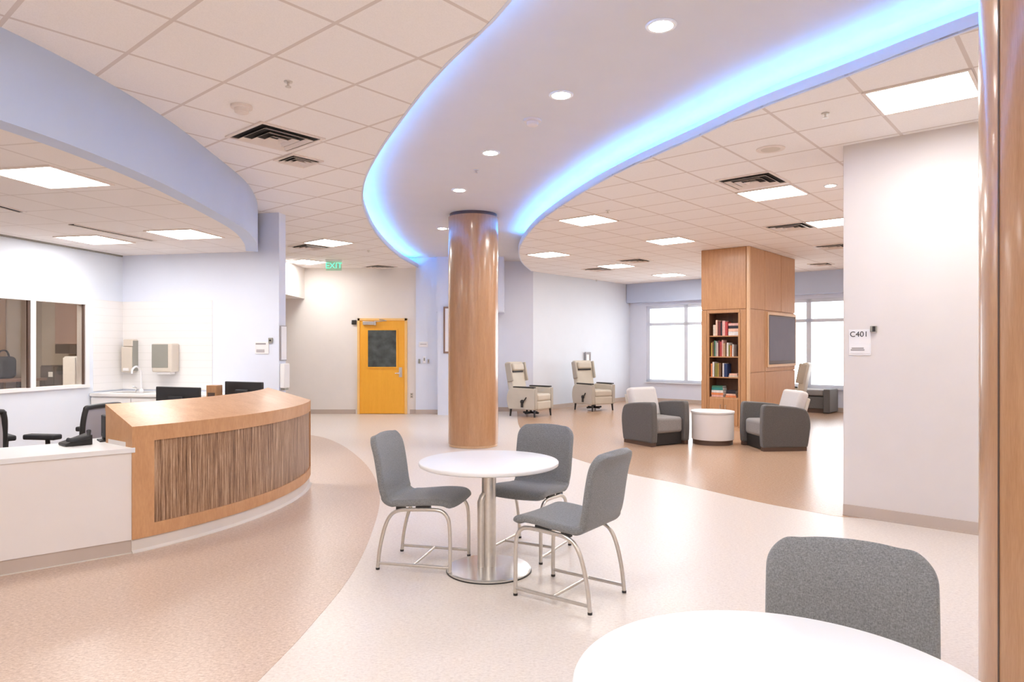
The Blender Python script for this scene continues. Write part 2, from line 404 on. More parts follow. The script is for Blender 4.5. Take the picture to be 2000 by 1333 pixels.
# walls
def wall(name, mb, mat, label=None): return struct(mb.build(name, mat), label)
C0 = Vector((-5.49, 9.61))                                # inner corner of the nurse station
def SL(t): return C0 - EN * t                             # along its left wall toward the camera
BW = C0 + EW * 2.417                                      # free end of its back wall
mb = MB()
T0, T1 = 0.60, 2.9
wall('wall_left', MB().seg(SL(12.6), SL(T1), 0, ZT+.3, 0, 0.15).seg(SL(T0), SL(-0.15), 0, ZT+.3, 0, 0.15)
     .seg(SL(T1), SL(T0), 0, 0.98, 0, 0.15).seg(SL(T1), SL(T0), 2.13, ZT+.3, 0, 0.15), M['white_cool'], 'cool white nurse station wall with interior window')
wall('wall_station_back', MB().seg(C0, BW, 0, ZT+.3, 0, 0.17), M['lav'], 'pale lavender wall behind the nurse desk')
wall('wall_back', MB().bb(-9.2, -2.18, 15.5, 15.65, 0, ZT+.3), M['warm'], 'warm white wall with the amber door')
wall('wall_end', MB().bb(-2.18, -1.45, 15.44, 15.6, 0, ZC+.1).bb(-1.7, -0.18, 15.3, 16.3, 2.31, ZC+.1).bb(-1.66, -0.9, 15.2, 16.3, 0, 2.31)
     .bb(-0.9, 0.50, 16.1, 16.25, 0, ZC+.1), M['lav'], 'pale lavender wall at the end of the coffer')
LW0, LW1 = Vector((0.44, 16.1)), Vector((3.39, 19.6))
wall('wall_lounge', MB().seg(LW0, LW1 + EB*0.2, 0, ZT+.3, 0, 0.15), M['white_cool'], 'white lounge wall behind the recliners')
def WN(t, n=0.0): return LW1 - EA * t + EB * n            # along the window wall
mb = MB(); wins = [(0.53, 2.93), (3.73, 6.13)]; zs, zh = 0.55, 2.68
tt = -0.2
for a, b in wins:
    mb.seg(WN(b), WN(a), 0, zs, -0.2, 0).seg(WN(b), WN(a), zh, ZT+.3, -0.2, 0)
    mb.seg(WN(a), WN(tt), 0, ZT+.3, -0.2, 0); tt = b
mb.seg(WN(8.6), WN(tt), 0, ZT+.3, -0.2, 0)
wall('wall_window', mb, M['lav'], 'pale lavender wall with the lounge windows')
struct(MB().seg(WN(8.4), WN(0.02), 2.78, ZT+.1, 0.0, 0.22).build('trim_3', M['soffit']), 'lavender bulkhead above the windows')
RW0 = Vector((2.976, 6.12)); RW1 = RW0 - EA * 8.0; RW2 = RW0 + EB * 10.6
wall('wall_right', MB().seg(RW1, RW0 - EA*0.0, 0, ZT+.3, -0.16, 0).seg(RW0, RW2, 0, ZT+.3, -0.16, -0.001), M['pinkish'], 'pale beige wall carrying the room sign')
wall('wall_rear', MB().bb(-9.2, 10.6, -3.2, -3.05, 0, ZT+.3), M['warm'])
wall('wall_far_left', MB().bb(-9.2, -9.05, -3.2, 15.6, 0, ZT+.3), M['warm'])
wall('wall_far_right', MB().bb(10.45, 10.6, -3.2, 3, 0, ZT+.3), M['warm'])
wall('wall_bulkhead', MB().bb(-9, -4.72, 14.0, 15.5, 2.62, ZT+.02), M['warm'], 'boxed bulkhead below the ceiling beside the corridor')
# baseboards
def bb_seg(name, segs, mat=M['base']):
    mb = MB()
    for p0, p1, s in segs:
        mb.seg(p0, p1, 0, 0.10, 0, 0.012*s).seg(p0, p1, 0, 0.012, 0, 0.022*s)
    return struct(mb.build(name, mat), 'vinyl cove base')
bb_seg('baseboard_right', [(RW1, RW0, 1)])
bb_seg('baseboard_back', [((-9, 15.5), (-3.56, 15.5), -1), ((-2.32, 15.5), (-2.18, 15.5), -1)])
bb_seg('baseboard_end', [((-2.18, 15.44), (-1.66, 15.44), -1), ((-0.9, 16.1), (0.44, 16.1), -1)])
bb_seg('baseboard_lounge', [(LW0, LW1, -1)])
bb_seg('baseboard_window', [(WN(8.4), WN(0), 1)])
bb_seg('baseboard_left', [(SL(12.5), SL(0), -1), (C0, BW, -1)], M['base_light'])

# nurse station soffit and low ceiling
sof = [Vector((-4.6, 1.1)), Vector((-3.65, 2.1)), Vector((-3.15, 3.0))] + [V2(U(px, py, ZT)) for px, py in [(0, 52), (195, 152), (325, 232), (415, 300), (480, 355)]] + [Vector((-3.13, 8.35)), Vector((-3.40, 9.12))]
sof = catmull(sof, 8)
struct(MB().band(sof, [(0, ZL-0.012), (0.02, ZL-0.012), (0.15, ZL-0.012), (0.15, ZL+0.03), (0.03, ZL+0.03), (0.03, ZT+.01), (0, ZT+.01)]).build('ceiling_soffit', M['soffit']), 'curved lavender soffit above the nurse desk')
inner = offset(sof, 0.14)
low = [tuple(p) for p in inner] + [tuple(C0 + EW*2.05 + EN*0.02), tuple(C0), tuple(SL(9.5))]
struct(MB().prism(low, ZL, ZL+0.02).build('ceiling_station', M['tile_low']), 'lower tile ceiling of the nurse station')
struct(MB().seg(SL(9), SL(0.02), ZL-0.02, ZL, -0.02, 0).build('trim_4', M['grey_plastic']), 'dark strip coloured as the shadow gap along the station ceiling')  # solid grey strip paints the dark line of the shadow gap
struct(MB().seg(SL(0.52), SL(0.0), 0.92, 2.15, -0.008, 0).seg(C0, C0+EW*1.42, 0.92, 2.15, -0.008, 0).build('trim_5', wall_tile_mat('white_wall_tile', (0.79, 0.77, 0.76))), 'white tile splashback')

# pass-through window of the station and the office behind it
t = MB()
fr = M['frame_white']
w = MB()
for a, b in ((T1, T1-0.06), (1.47, 1.40), (T0+0.06, T0)): w.seg(SL(a), SL(b), 1.02, 2.07, -0.018, 0.12)
w.seg(SL(T1), SL(T0), 0.98, 1.02, -0.03, 0.12).seg(SL(T1), SL(T0), 2.07, 2.13, -0.02, 0.12)
win1 = struct(w.build('window_1', fr), 'interior office window with white frame')
MB().seg(SL(T1-.06), SL(1.47), 1.02, 2.07, 0.05, 0.058).build('window_pane', M['glass_grey'], win1)
MB().seg(SL(1.40), SL(T0+.06), 1.02, 2.07, 0.05, 0.058).build('window_pane', M['glass_grey'], win1)
MB().seg(SL(1.495), SL(1.47), 1.02, 2.07, -.002, 0.022).seg(SL(T0+.085), SL(T0+.06), 1.02, 2.07, -.002, 0.022).build('window_gasket', M['dark_wood'], win1)
def ofc(t, n): return SL(t) - EW * n                       # office side of that wall
office = MB().seg(ofc(5, 2.6), ofc(-1.2, 2.6), 0, 2.7, 0, 0.1)
office.seg(ofc(-1.2, 2.6), ofc(-1.2, 0.16), 0, 2.7, 0, 0.1).seg(ofc(5, 0.16), ofc(5, 2.6), 0, 2.7, 0, 0.1)
wall('wall_office', office, M['office'], 'beige wall of the office behind the window')
struct(MB().prism([tuple(ofc(5, 0.15)), tuple(ofc(-1.2, 0.15)), tuple(ofc(-1.2, 2.7)), tuple(ofc(5, 2.7))], 2.70, 2.75).build('ceiling_office', M['warm']))
wall('wall_office_recess', MB().seg(ofc(2.4, 2.58), ofc(-.52, 2.58), 0, 2.7, -0.02, 0), M['office_dark'], 'tan office wall at the left of the window')
AO = math.atan2(-EW.y, -EW.x)

# lounge windows
for i, (a, b) in enumerate(wins):
    w = MB(); mid = (a+b)/2
    for x, hw in ((a+0.05, 0.05), (mid, 0.055), (b-0.05, 0.05)): w.seg(WN(x+hw), WN(x-hw), zs, zh, -0.14, -0.03)
    for z0, z1 in ((zs, zs+0.07), (2.12, 2.20), (zh-0.08, zh)): w.seg(WN(b), WN(a), z0, z1, -0.14, -0.03)
    wo = struct(w.build('window_%d' % (i+2), M['alu']), 'tall lounge window with a bright outside')
    for x0, x1 in ((a+.10, mid-.055), (mid+.055, b-.10)):
        MB().seg(WN(x1), WN(x0), zs+.07, 2.12, -0.09, -0.084).build('window_pane', M['glass'], wo)
        MB().seg(WN(x1), WN(x0), 2.20, zh-.08, -0.09, -0.084).build('window_pane', M['glass'], wo)
    MB().seg(WN(b+.03), WN(a-.03), zs-0.03, zs, -0.05, 0.06).build('window_sill', M['alu'], wo)

# amber door
dx0, dx1, dz = -3.45, -2.43, 2.12
d = struct(MB().bb(dx0, dx1, 15.44, 15.485, 0.01, dz).build('door_1', M['yellow']), 'amber yellow door with a dark vision pane')
MB().bb(dx0-.05, dx0, 15.42, 15.50, 0, dz+.05).bb(dx1, dx1+.05, 15.42, 15.50, 0, dz+.05).bb(dx0-.05, dx1+.05, 15.42, 15.50, dz, dz+.05).build('door_frame', M['yellow_light'], d)
pz0, pz1, px0, px1 = 1.07, 1.90, -3.26, -2.62
pane = MB().bb(px0, px1, 15.428, 15.444, pz0, pz1).build('vision_pane', M['dark_glass'], d)
MB().bb(px0-.03, px0, 15.42, 15.445, pz0-.03, pz1+.03).bb(px1, px1+.03, 15.42, 15.445, pz0-.03, pz1+.03).bb(px0, px1, 15.42, 15.445, pz0-.03, pz0).bb(px0, px1, 15.42, 15.445, pz1, pz1+.03).build('pane_bead', M['yellow'], d)
MB().bb(dx0+.08, dx0+.36, 15.37, 15.44, dz-.10, dz-.02).bb(dx0+.34, dx0+.38, 15.36, 15.44, dz-.11, dz-.01).build('door_closer', M['steel'], d, bevel=.006)
MB().tube([(dx0+.36, 15.39, dz-.03), (dx0+.62, 15.36, dz-.005), (dx0+.45, 15.42, dz+.03)], 0.012, 6).build('closer_arm', M['steel'], d)
hd = MB().bb(dx1-.13, dx1-.06, 15.425, 15.44, 0.84, 1.06).build('handle_plate', M['steel'], d)
MB().tube([(dx1-.095, 15.435, 0.93), (dx1-.095, 15.375, 0.93), (dx1-.21, 15.37, 0.925)], 0.012, 8).build('door_handle', M['steel_pol'], d, smooth=50)

# ---------------------------------------------------------------- ceiling fittings
J2 = Vector((-1.478, 4.231))
def cell(px, py):
    p = U(px, py, ZT) - J2
    a = math.floor(p.dot(EA)/0.65) + .5; b = math.floor(p.dot(EB)/0.61) + .5
    q = J2 + EA*(a*0.65) + EB*(b*0.61); return q
def make_panel(label, q, z, rz, sx, sy, group):
    t = thing('ceiling_light', label, 'ceiling light', (q.x, q.y, z), rz, group)
    e = 0.022
    MB().bb(-sx/2, sx/2, -sy/2, -sy/2+e, -0.012, 0.0).bb(-sx/2, sx/2, sy/2-e, sy/2, -0.012, 0).bb(-sx/2, -sx/2+e, -sy/2+e, sy/2-e, -0.012, 0).bb(sx/2-e, sx/2, -sy/2+e, sy/2-e, -0.012, 0).build('frame', M['vent'], t)
    MB().bb(-sx/2+e, sx/2-e, -sy/2+e, sy/2-e, -0.008, -0.001).build('diffuser', M['panel'], t)
    return t
LG = 'square light panels in the tile ceiling'
lights = [((1795, 180), 'largest square light panel, in the ceiling above the beige sign wall'),
          ((1512, 377), 'square light panel next to the dark vent in front of the wood pillar'),
          ((1606, 435), 'square light panel cut off by the beige sign wall'),
          ((1157, 430), 'square light panel nearest the coffer edge, over the lounge with a sprinkler behind'),
          ((1318, 470), 'square light panel just left of the wood pillar top'),
          ((1085, 498), 'square light panel over the recliners beside the coffer end'),
          ((1215, 520), 'small distant square light panel over the lounge wall, between two dark vents'),
          ((1325, 538), 'farthest square light panel, close to the window bulkhead'),
          ((662, 477), 'square light panel over the corridor, beside a dark vent'),
          ((612, 515), 'square light panel behind the green exit sign')]
for (px, py), lb in lights:
    make_panel(lb, cell(px, py), ZT, ANG_B, 0.61, 0.65, LG)
for lb, c in (('far left', (-2.0, -1.7)), ('left', (-2.1, 1.3)), ('near left', (-0.6, 2.4)), ('centre left', (-0.5, -.4)), ('centre', (0.1, -2.2)), ('right', (5.1, 2.0)), ('far right', (5.6, -.4)), ('rear right', (3.2, -2.1)), ('hidden right', (6.2, 10.4)), ('hidden far right', (7.9, 12.6))):  # unseen panels, added to brighten the foreground and the pillar side
    p = Vector(c) - J2
    q = J2 + EA*(math.floor(p.dot(EA)/0.65)+.5)*0.65 + EB*(math.floor(p.dot(EB)/0.61)+.5)*0.61
    make_panel('unseen added square light panel in the tile ceiling, %s of the viewpoint' % lb, q, ZT, ANG_B, 0.61, 0.65, LG)
for (px, py), lb in (((98, 346), 'large square light panel in the low ceiling over the nurse desk'),
                     ((186, 468), 'square light panel in the low ceiling nearest the office window wall'),
                     ((362, 457), 'square light panel in the low ceiling close to the lavender back wall'),
                     ((-300, 420), 'unseen added square light panel in the low station ceiling left of the picture')):  # the last panel is unseen, added for more light at the near left
    make_panel(lb, U(px, py, ZL), ZL, ANG_W, 0.6, 0.6, 'square light panels over the nurse station')

def ring(mb, r0, r1, z0, z1):
    mb.bb(-r1, r1, r0, r1, z0, z1).bb(-r1, r1, -r1, -r0, z0, z1).bb(-r1, -r0, -r0, r0, z0, z1).bb(r0, r1, -r0, r0, z0, z1)
def make_vent(label, q, z, rz, s=0.30):
    t = thing('ceiling_vent', label, 'air vent', (q.x, q.y, z), rz, 'square air vents in the tile ceiling')
    mb = MB(); ring(mb, s-0.03, s, -0.012, 0.0); mb.build('frame', M['vent'], t)
    MB().bb(-s+.02, s-.02, -s+.02, s-.02, -0.003, -0.001).build('dark_duct', M['dark'], t)
    for k in (0.205, 0.125, 0.05):
        r = s*k/0.30
        mb = MB()
        for a in range(4):                      # sloped blades, one square cone per louvre
            c, sn = math.cos(a*math.pi/2), math.sin(a*math.pi/2)
            def rot(x, y, z): return (x*c - y*sn, x*sn + y*c, z)
            ro, ri = r+0.022, r-0.012
            q4 = [rot(-ri, ri, -0.006), rot(ri, ri, -0.006), rot(ro, ro, -0.028), rot(-ro, ro, -0.028)]
            lo = [mb.bm.verts.new(p) for p in q4]; hi = [mb.bm.verts.new((p[0], p[1], p[2]+0.003)) for p in q4]
            mb.bm.faces.new(lo); mb.bm.faces.new(hi[::-1])
            for i in range(4): mb.bm.faces.new((lo[i], lo[(i+1) % 4], hi[(i+1) % 4], hi[i]))
        mb.build('louvre', M['vent'], t)
    return t
for (px, py), lb, s in (((538, 268), 'largest dark-slotted square vent in the left tile ceiling', .30), ((583, 313), 'small square vent just behind the large vent at left', .17),
                     ((606, 482), 'square vent left of the corridor light panel', .28), ((742, 521), 'square vent above the amber door, by the coffer edge', .28),
                     ((1470, 353), 'large square vent in front of the light panel before the wood pillar', .30), ((1543, 443), 'square vent above the wood pillar top, left of a light', .30),
                     ((1628, 481), 'square vent partly hidden by the beige sign wall', .28), ((1240, 509), 'distant square vent right of the small lounge light', .28),
                     ((1168, 526), 'distant square vent left of the small lounge light', .28), ((1603, 516), 'farthest square vent, right of the wood pillar', .22)):
    make_vent(lb, U(px, py, ZT), ZT, ANG_B, s)
for lb, a, b in (('long dark slot diffuser between two lights in the station ceiling', (140, 438), (300, 470)), ('dark slot diffuser in the station ceiling at the left picture edge', (-40, 391), (44, 414))):
    p, q = U(*a, ZL), U(*b, ZL); dv = q-p
    t = thing('slot_diffuser', lb, 'air vent', ((p.x+q.x)/2, (p.y+q.y)/2, ZL), math.atan2(dv.y, dv.x))
    L = dv.length/2
    MB().bb(-L, L, -0.03, 0.03, -0.004, -0.001).build('dark_slot', M['dark'], t)
    MB().bb(-L, L, -0.045, -0.03, -0.01, 0).bb(-L, L, 0.03, 0.045, -0.01, 0).build('frame', M['vent'], t)
for (px, py), lb, em in (((1291, 49), 'largest recessed round downlight, nearest in the coffer', 1), ((1096, 185), 'second recessed downlight from the viewer, beside the smoke detector', 1),
                     ((958, 298), 'third recessed round downlight from the viewer in the coffer', 1), ((897, 371), 'fourth recessed downlight, just in front of the round column top', 1),
                     ((864, 446), 'farthest recessed downlight, peeking out left of the round column', 1),
                     ((1.62, 3.1), 'unseen added downlight of the coffer above the top picture edge', 0), ((2.3, 1.6), 'added downlight of the coffer out of view over the foreground table', 0)):  # last two are unseen, added to brighten the foreground
    q = U(px, py, ZC) if em else Vector((px, py)); t = thing('downlight', lb, 'ceiling light', (q.x, q.y, ZC), 0, 'round downlights in the curved coffer')
    MB().lathe([(0.075, -0.001), (0.075, -0.010), (0.092, -0.012), (0.10, -0.004), (0.10, -0.001)], 32).build('trim_ring', M['white'], t, smooth=40)
    MB().lathe([(0.075, -0.004), (0.075, -0.002)], 32).build('lens', M['down'], t)
q = U(1622, 362, ZT); t = thing('downlight', 'small round downlight in the tile ceiling left of the sign wall', 'ceiling light', (q.x, q.y, ZT))
MB().lathe([(0.055, -0.001), (0.055, -0.010), (0.07, -0.010), (0.075, -0.001)], 24).build('trim_ring', M['white'], t, smooth=40)
MB().lathe([(0.055, -0.004), (0.055, -0.002)], 24).build('lens', M['down'], t)
for (px, py, z), lb in (((472, 207, ZT), 'smoke detector on the left tile ceiling before the large vent'), ((1040, 234, ZC), 'smoke detector on the coffer between two downlights')):
    q = U(px, py, z); t = thing('smoke_detector', lb, 'smoke detector', (q.x, q.y, z))
    MB().lathe([(0.078, -0.001), (0.078, -0.018), (0.05, -0.022)], 28).build('base', M['vent'], t, smooth=40)
    MB().lathe([(0.052, -0.02), (0.05, -0.05), (0.035, -0.058)], 28).build('sensor_head', M['vent'], t, smooth=40)
for (px, py, z), lb in (((563, 159, ZT), 'ceiling sprinkler on the left tile ceiling'), ((930, 332, ZC), 'ceiling sprinkler on the coffer near the round column'), ((1612, 221, ZT), 'ceiling sprinkler beside the largest light panel'),
                     ((1187, 411, ZT), 'ceiling sprinkler behind the lounge light by the coffer edge'), ((720, 489, ZT), 'ceiling sprinkler over the corridor before the amber door'), ((1165, 547, ZT), 'ceiling sprinkler close to the lounge wall top')):
    q = U(px, py, z); t = thing('sprinkler', lb, 'sprinkler', (q.x, q.y, z))
    MB().lathe([(0.03, -0.001), (0.028, -0.008), (0.012, -0.01)], 18).build('escutcheon', M['steel'], t, smooth=40)
    MB().lathe([(0.008, -0.008), (0.008, -0.035), (0.02, -0.036), (0.02, -0.040)], 14).build('sprinkler_head', M['steel'], t, smooth=40)
q = U(1505, 291, ZT); t = thing('ceiling_speaker', 'round flush speaker in the right tile ceiling', 'speaker', (q.x, q.y, ZT))
MB().lathe([(0.125, -0.001), (0.125, -0.006), (0.11, -0.008)], 36).build('rim', M['vent'], t, smooth=40)
MB().lathe([(0.11, -0.006), (0.06, -0.010)], 36).build('grille', M['beige_plastic'], t, smooth=40)
q = Vector((-3.66, 14.0)); t = thing('exit_sign', 'green glowing exit sign hanging from the corridor ceiling', 'exit sign', (q.x, q.y, ZT))
MB().bb(-0.17, 0.17, -0.03, 0.03, -0.03, 0.0).build('housing', M['white'], t, bevel=.004)
MB().bb(-0.16, 0.16, -0.004, 0.004, -0.225, -0.03).build('sign_panel', M['exit_glass'], t)
text('lettering', 'EXIT', 0.17, M['exit_green'], t, (0, -0.007, -0.13), (R(90), 0, 0))

# ---------------------------------------------------------------- round wood columns
def column(label, x, y, ztop, seams):
    t = thing('round_column', label, 'column', (x, y, 0)); r = 0.382
    n = 96; mb = MB()
    mb.lathe([(r-.012, 0.004), (r-.012, 0.035)], n).build('plinth', M['wood_seam'], t, smooth=40)
    mb = MB(); mb.lathe([(r-.004, 0.035), (r, 0.037), (r, ztop-0.052), (r-.004, ztop-0.05)], n).build('wood_cladding', M['wood_col'], t, smooth=20)
    MB().lathe([(r-.02, ztop-0.05), (r-.02, ztop-0.001)], n).build('top_reveal', M['dark_wood'], t, smooth=40)
    for a in seams:
        MB().box((math.cos(a)*r, math.sin(a)*r, ztop/2), (0.006, 0.007, ztop-0.15), a).build('cladding_seam', M['dark_wood'], t)
column('free-standing round wood column behind the cafe table', -0.595, 10.48, ZC, [R(180-75), R(20)])
column('round wood column cut off by the right picture edge', 2.297, 2.68, ZC, [R(180), R(100)])

# ---------------------------------------------------------------- rectangular wood pillar with bookcase and television
PL = thing('wood_pillar', 'wide rectangular wood-panelled pillar with a built-in bookcase', 'pillar', (4.21, 12.1, 0), ANG_B)
NX = 0.32; nz0, nz1, ny0, ny1 = 0.60, 2.13, 0.205, 0.75
LXT = 2.4; WYT = 0.92
MB().bb(NX, LXT-.02, .02, WYT-.02, 0, ZT-.002).bb(.02, NX, .02, ny0-.02, 0, ZT-.002).bb(.02, NX, ny1+.02, WYT-.02, 0, ZT-.002).bb(.02, NX, ny0-.02, ny1+.02, nz1+.02, ZT-.002).bb(.02, NX, ny0-.02, ny1+.02, 0, nz0-.02).build('core', M['wood_seam'], PL)  # lighter core colours the panel-edge highlights into the seams
def pan(x0, x1, y0, y1, z0, z1, nm='panel', m=None): return MB().bb(x0, x1, y0, y1, z0, z1).build(nm, m or M['wood'], PL, bevel=.003, seg=2)
g = 0.012
for y0, y1, z0, z1 in ((.05, WYT-.01, 2.205, ZT-.004), (.05, ny0-.045, 0.02, 2.195), (ny1+.045, WYT-.01, .02, 2.195), (ny0-.038, ny1+.038, nz1+.008, 2.195)):
    pan(0, .02, y0+g/2, y1-g/2, z0, z1)
for y0, y1 in ((ny0-.038, ny0-.004), (ny1+.004, ny1+.038)): pan(0, .02, y0, y1, 0.06, nz1+.004)
for i, (y0, y1) in enumerate(((ny0, (ny0+ny1)/2), ((ny0+ny1)/2, ny1))):
    dd = pan(-.004, .018, y0+.003, y1-.003, .10, nz0-.025, 'cabinet_door')
    yy = y1-.05 if i == 0 else y0+.05
    MB().tube([(-.004, yy, .46), (-.03, yy, .46), (-.03, yy, .36), (-.004, yy, .36)], 0.005, 6).build('handle', M['steel'], dd)
for x0, x1, z0, z1 in ((.05, .755, 2.205, ZT-.004), (.755, 1.61, 2.205, ZT-.004), (1.61, LXT-.005, 2.205, ZT-.004), (.05, .755, 1.06, 2.195), (.05, .755, .02, 1.05), (.765, LXT-.005, .02, 1.05), (.765, LXT-.005, 1.06, 2.195)):
    pan(x0+g/2, x1-g/2, 0, .02, z0, z1)
pan(-.004, .045, -.004, .045, 0.02, ZT-.004, 'corner_trim', M['wood_seam'])
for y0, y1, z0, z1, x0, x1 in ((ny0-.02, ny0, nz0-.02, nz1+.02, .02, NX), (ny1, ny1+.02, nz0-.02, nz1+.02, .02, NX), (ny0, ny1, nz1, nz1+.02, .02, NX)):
    MB().bb(x0, x1, y0, y1, z0, z1).build('niche_lining', M['wood_shaded'], PL)
MB().bb(NX-.012, NX, ny0, ny1, nz0, nz1).build('niche_back', M['wood_shaded'], PL)
shelves = [0.60, 0.97, 1.345, 1.725]
for z in shelves: MB().bb(.022, NX-.012, ny0+.001, ny1-.001, z-.02, z).build('shelf', M['wood'], PL)
MB().bb(.05, .32, .1, .82, 0, .02).build('toe_kick', M['dark_wood'], PL)
PLM = Matrix.Translation((4.21, 12.1, 0)) @ Matrix.Rotation(ANG_B, 4, 'Z')
tv = thing('television', 'dark wall television set into the wood pillar', 'television', PLM @ Vector((1.64, 0, 1.655)), ANG_B)
MB().bb(-.73, .73, -.016, -.001, -.465, .465).build('bezel', M['dark_wood'], tv, bevel=.005)
MB().bb(-.705, .705, -.019, -.015, -.40, .44).build('screen', M['screen'], tv)
MB().bb(-.78, -.735, -.02, -.001, -.52, .52).bb(.735, .755, -.02, -.001, -.52, .52).bb(-.735, .735, -.02, -.001, .47, .52).bb(-.735, .735, -.02, -.001, -.52, -.47).build('wood_frame', M['wood_seam'], tv, bevel=.004)

# books: (colour name, rgb, thickness, height) read left to right in the photo (from +y to -y in the pillar)
CN = {'white': (.75, .72, .70), 'cream': (.66, .56, .45), 'pink': (.72, .42, .38), 'maroon': (.16, .03, .03), 'red': (.45, .05, .05), 'black': (.02, .02, .03), 'brown': (.16, .08, .04),
      'olive': (.22, .20, .05), 'green': (.05, .17, .10), 'grey': (.33, .33, .34), 'navy': (.02, .04, .12), 'teal': (.03, .22, .20), 'orange': (.72, .24, .09), 'tan': (.48, .30, .17), 'yellow': (.55, .40, .08), 'peach': (.80, .50, .38)}
bmats = {k: plain('cover_' + k, v, 0.5, var=0.12, nscale=30) for k, v in CN.items()}
rows = {'top shelf': (1.725, [('cream', .05, .05, .20), ('peach', 0, .035, .285), ('maroon', .012, .045, .26), ('black', 0, .03, .24), ('pink', 0, .055, .27), ('red', 0, .045, .25)]),
        'second shelf': (1.345, [('yellow', .005, .028, .25), ('brown', 0, .03, .27), ('green', 0, .028, .29), ('grey', 0, .03, .28), ('cream', 0, .022, .25), ('maroon', 0, .034, .29), ('red', 0, .03, .27), ('pink', 0, .024, .30), ('tan', 0, .04, .24), ('brown', 0, .032, .22), ('white', 0, .03, .25), ('olive', 0, .03, .21), ('orange', 0, .026, .20), ('white', .01, .022, .22)]),
        'third shelf': (0.97, [('orange', .004, .03, .24), ('white', 0, .034, .27), ('olive', .014, .05, .25), ('yellow', 0, .02, .25), ('brown', 0, .045, .25), ('white', .03, .026, .25), ('navy', 0, .06, .24)])}
ORD = ['first', 'second', 'third', 'fourth', 'fifth', 'sixth', 'seventh', 'eighth', 'ninth', 'tenth', 'eleventh', 'twelfth', 'thirteenth', 'fourteenth']
def book(label, group, c, cen, dims):   # cen/dims in pillar space; spine faces -x
    mb = MB(); dx, dy, dz = dims; flat = dz < dy
    e = .003
    if flat: mb.bb(-dx/2, dx/2, -dy/2, dy/2, 0, e).bb(-dx/2, dx/2, -dy/2, dy/2, dz-e, dz)
    else: mb.bb(-dx/2, dx/2, -dy/2, -dy/2+e, 0, dz).bb(-dx/2, dx/2, dy/2-e, dy/2, 0, dz)
    mb.bb(-dx/2, -dx/2+.006, -dy/2+e*0, dy/2, 0, dz)
    nf = len(mb.bm.faces)
    if flat: mb.bb(-dx/2+.006, dx/2-.004, -dy/2+.004, dy/2-.004, e, dz-e)
    else: mb.bb(-dx/2+.006, dx/2-.004, -dy/2+e, dy/2-e, .004, dz-.004)
    mb.bm.faces.ensure_lookup_table()
    for f in mb.bm.faces[nf:]: f.material_index = 1
    o = mb.build('book', [bmats[c], M['paper']])
    o.location = PLM @ Vector(cen); o.rotation_euler = (0, 0, ANG_B)
    return tag(o, label, 'book', group)
for sh, (z, bl) in rows.items():
    y = ny1 - .012
    for i, (c, gap, th, hh) in enumerate(bl):
        y -= gap
        dp = random.uniform(.15, .20)
        book('%s upright book, %s from the left on the %s of the pillar bookcase' % (c, ORD[i], sh), 'upright books in the pillar bookcase', c, (.03+random.uniform(.0, .012)+dp/2, y-th/2, z), (dp, th, hh)); y -= th + .001
y = None
def flat_stack(sh, z, yc, items, where):
    zz = z
    for i, (c, th, w_) in enumerate(items):
        pos = ['lowest', 'second', 'third', 'fourth', 'fifth'][i] if len(items) > 1 else 'lone'
        book('%s book lying flat, %s in the pile at the %s of the %s' % (c, pos, where, sh), 'flat piles of books in the pillar bookcase', c, (.04+.10, yc, zz), (.19, w_, th)); zz += th + .001
flat_stack('top shelf', 1.725, ny0+.102, [('white', .07, .19), ('peach', .055, .19), ('black', .05, .18), ('pink', .045, .19)], 'right')
flat_stack('third shelf', 0.97, ny0+.105, [('cream', .03, .17), ('peach', .035, .15)], 'right')
flat_stack('bottom shelf', 0.60, ny1-.135, [('pink', .035, .22), ('orange', .04, .23), ('white', .045, .22), ('teal', .05, .21), ('green', .03, .20), ('white', .035, .22)][:5], 'left')
flat_stack('bottom shelf', 0.60, ny0+.15, [('orange', .035, .20), ('peach', .03, .18), ('black', .06, .18)], 'right')

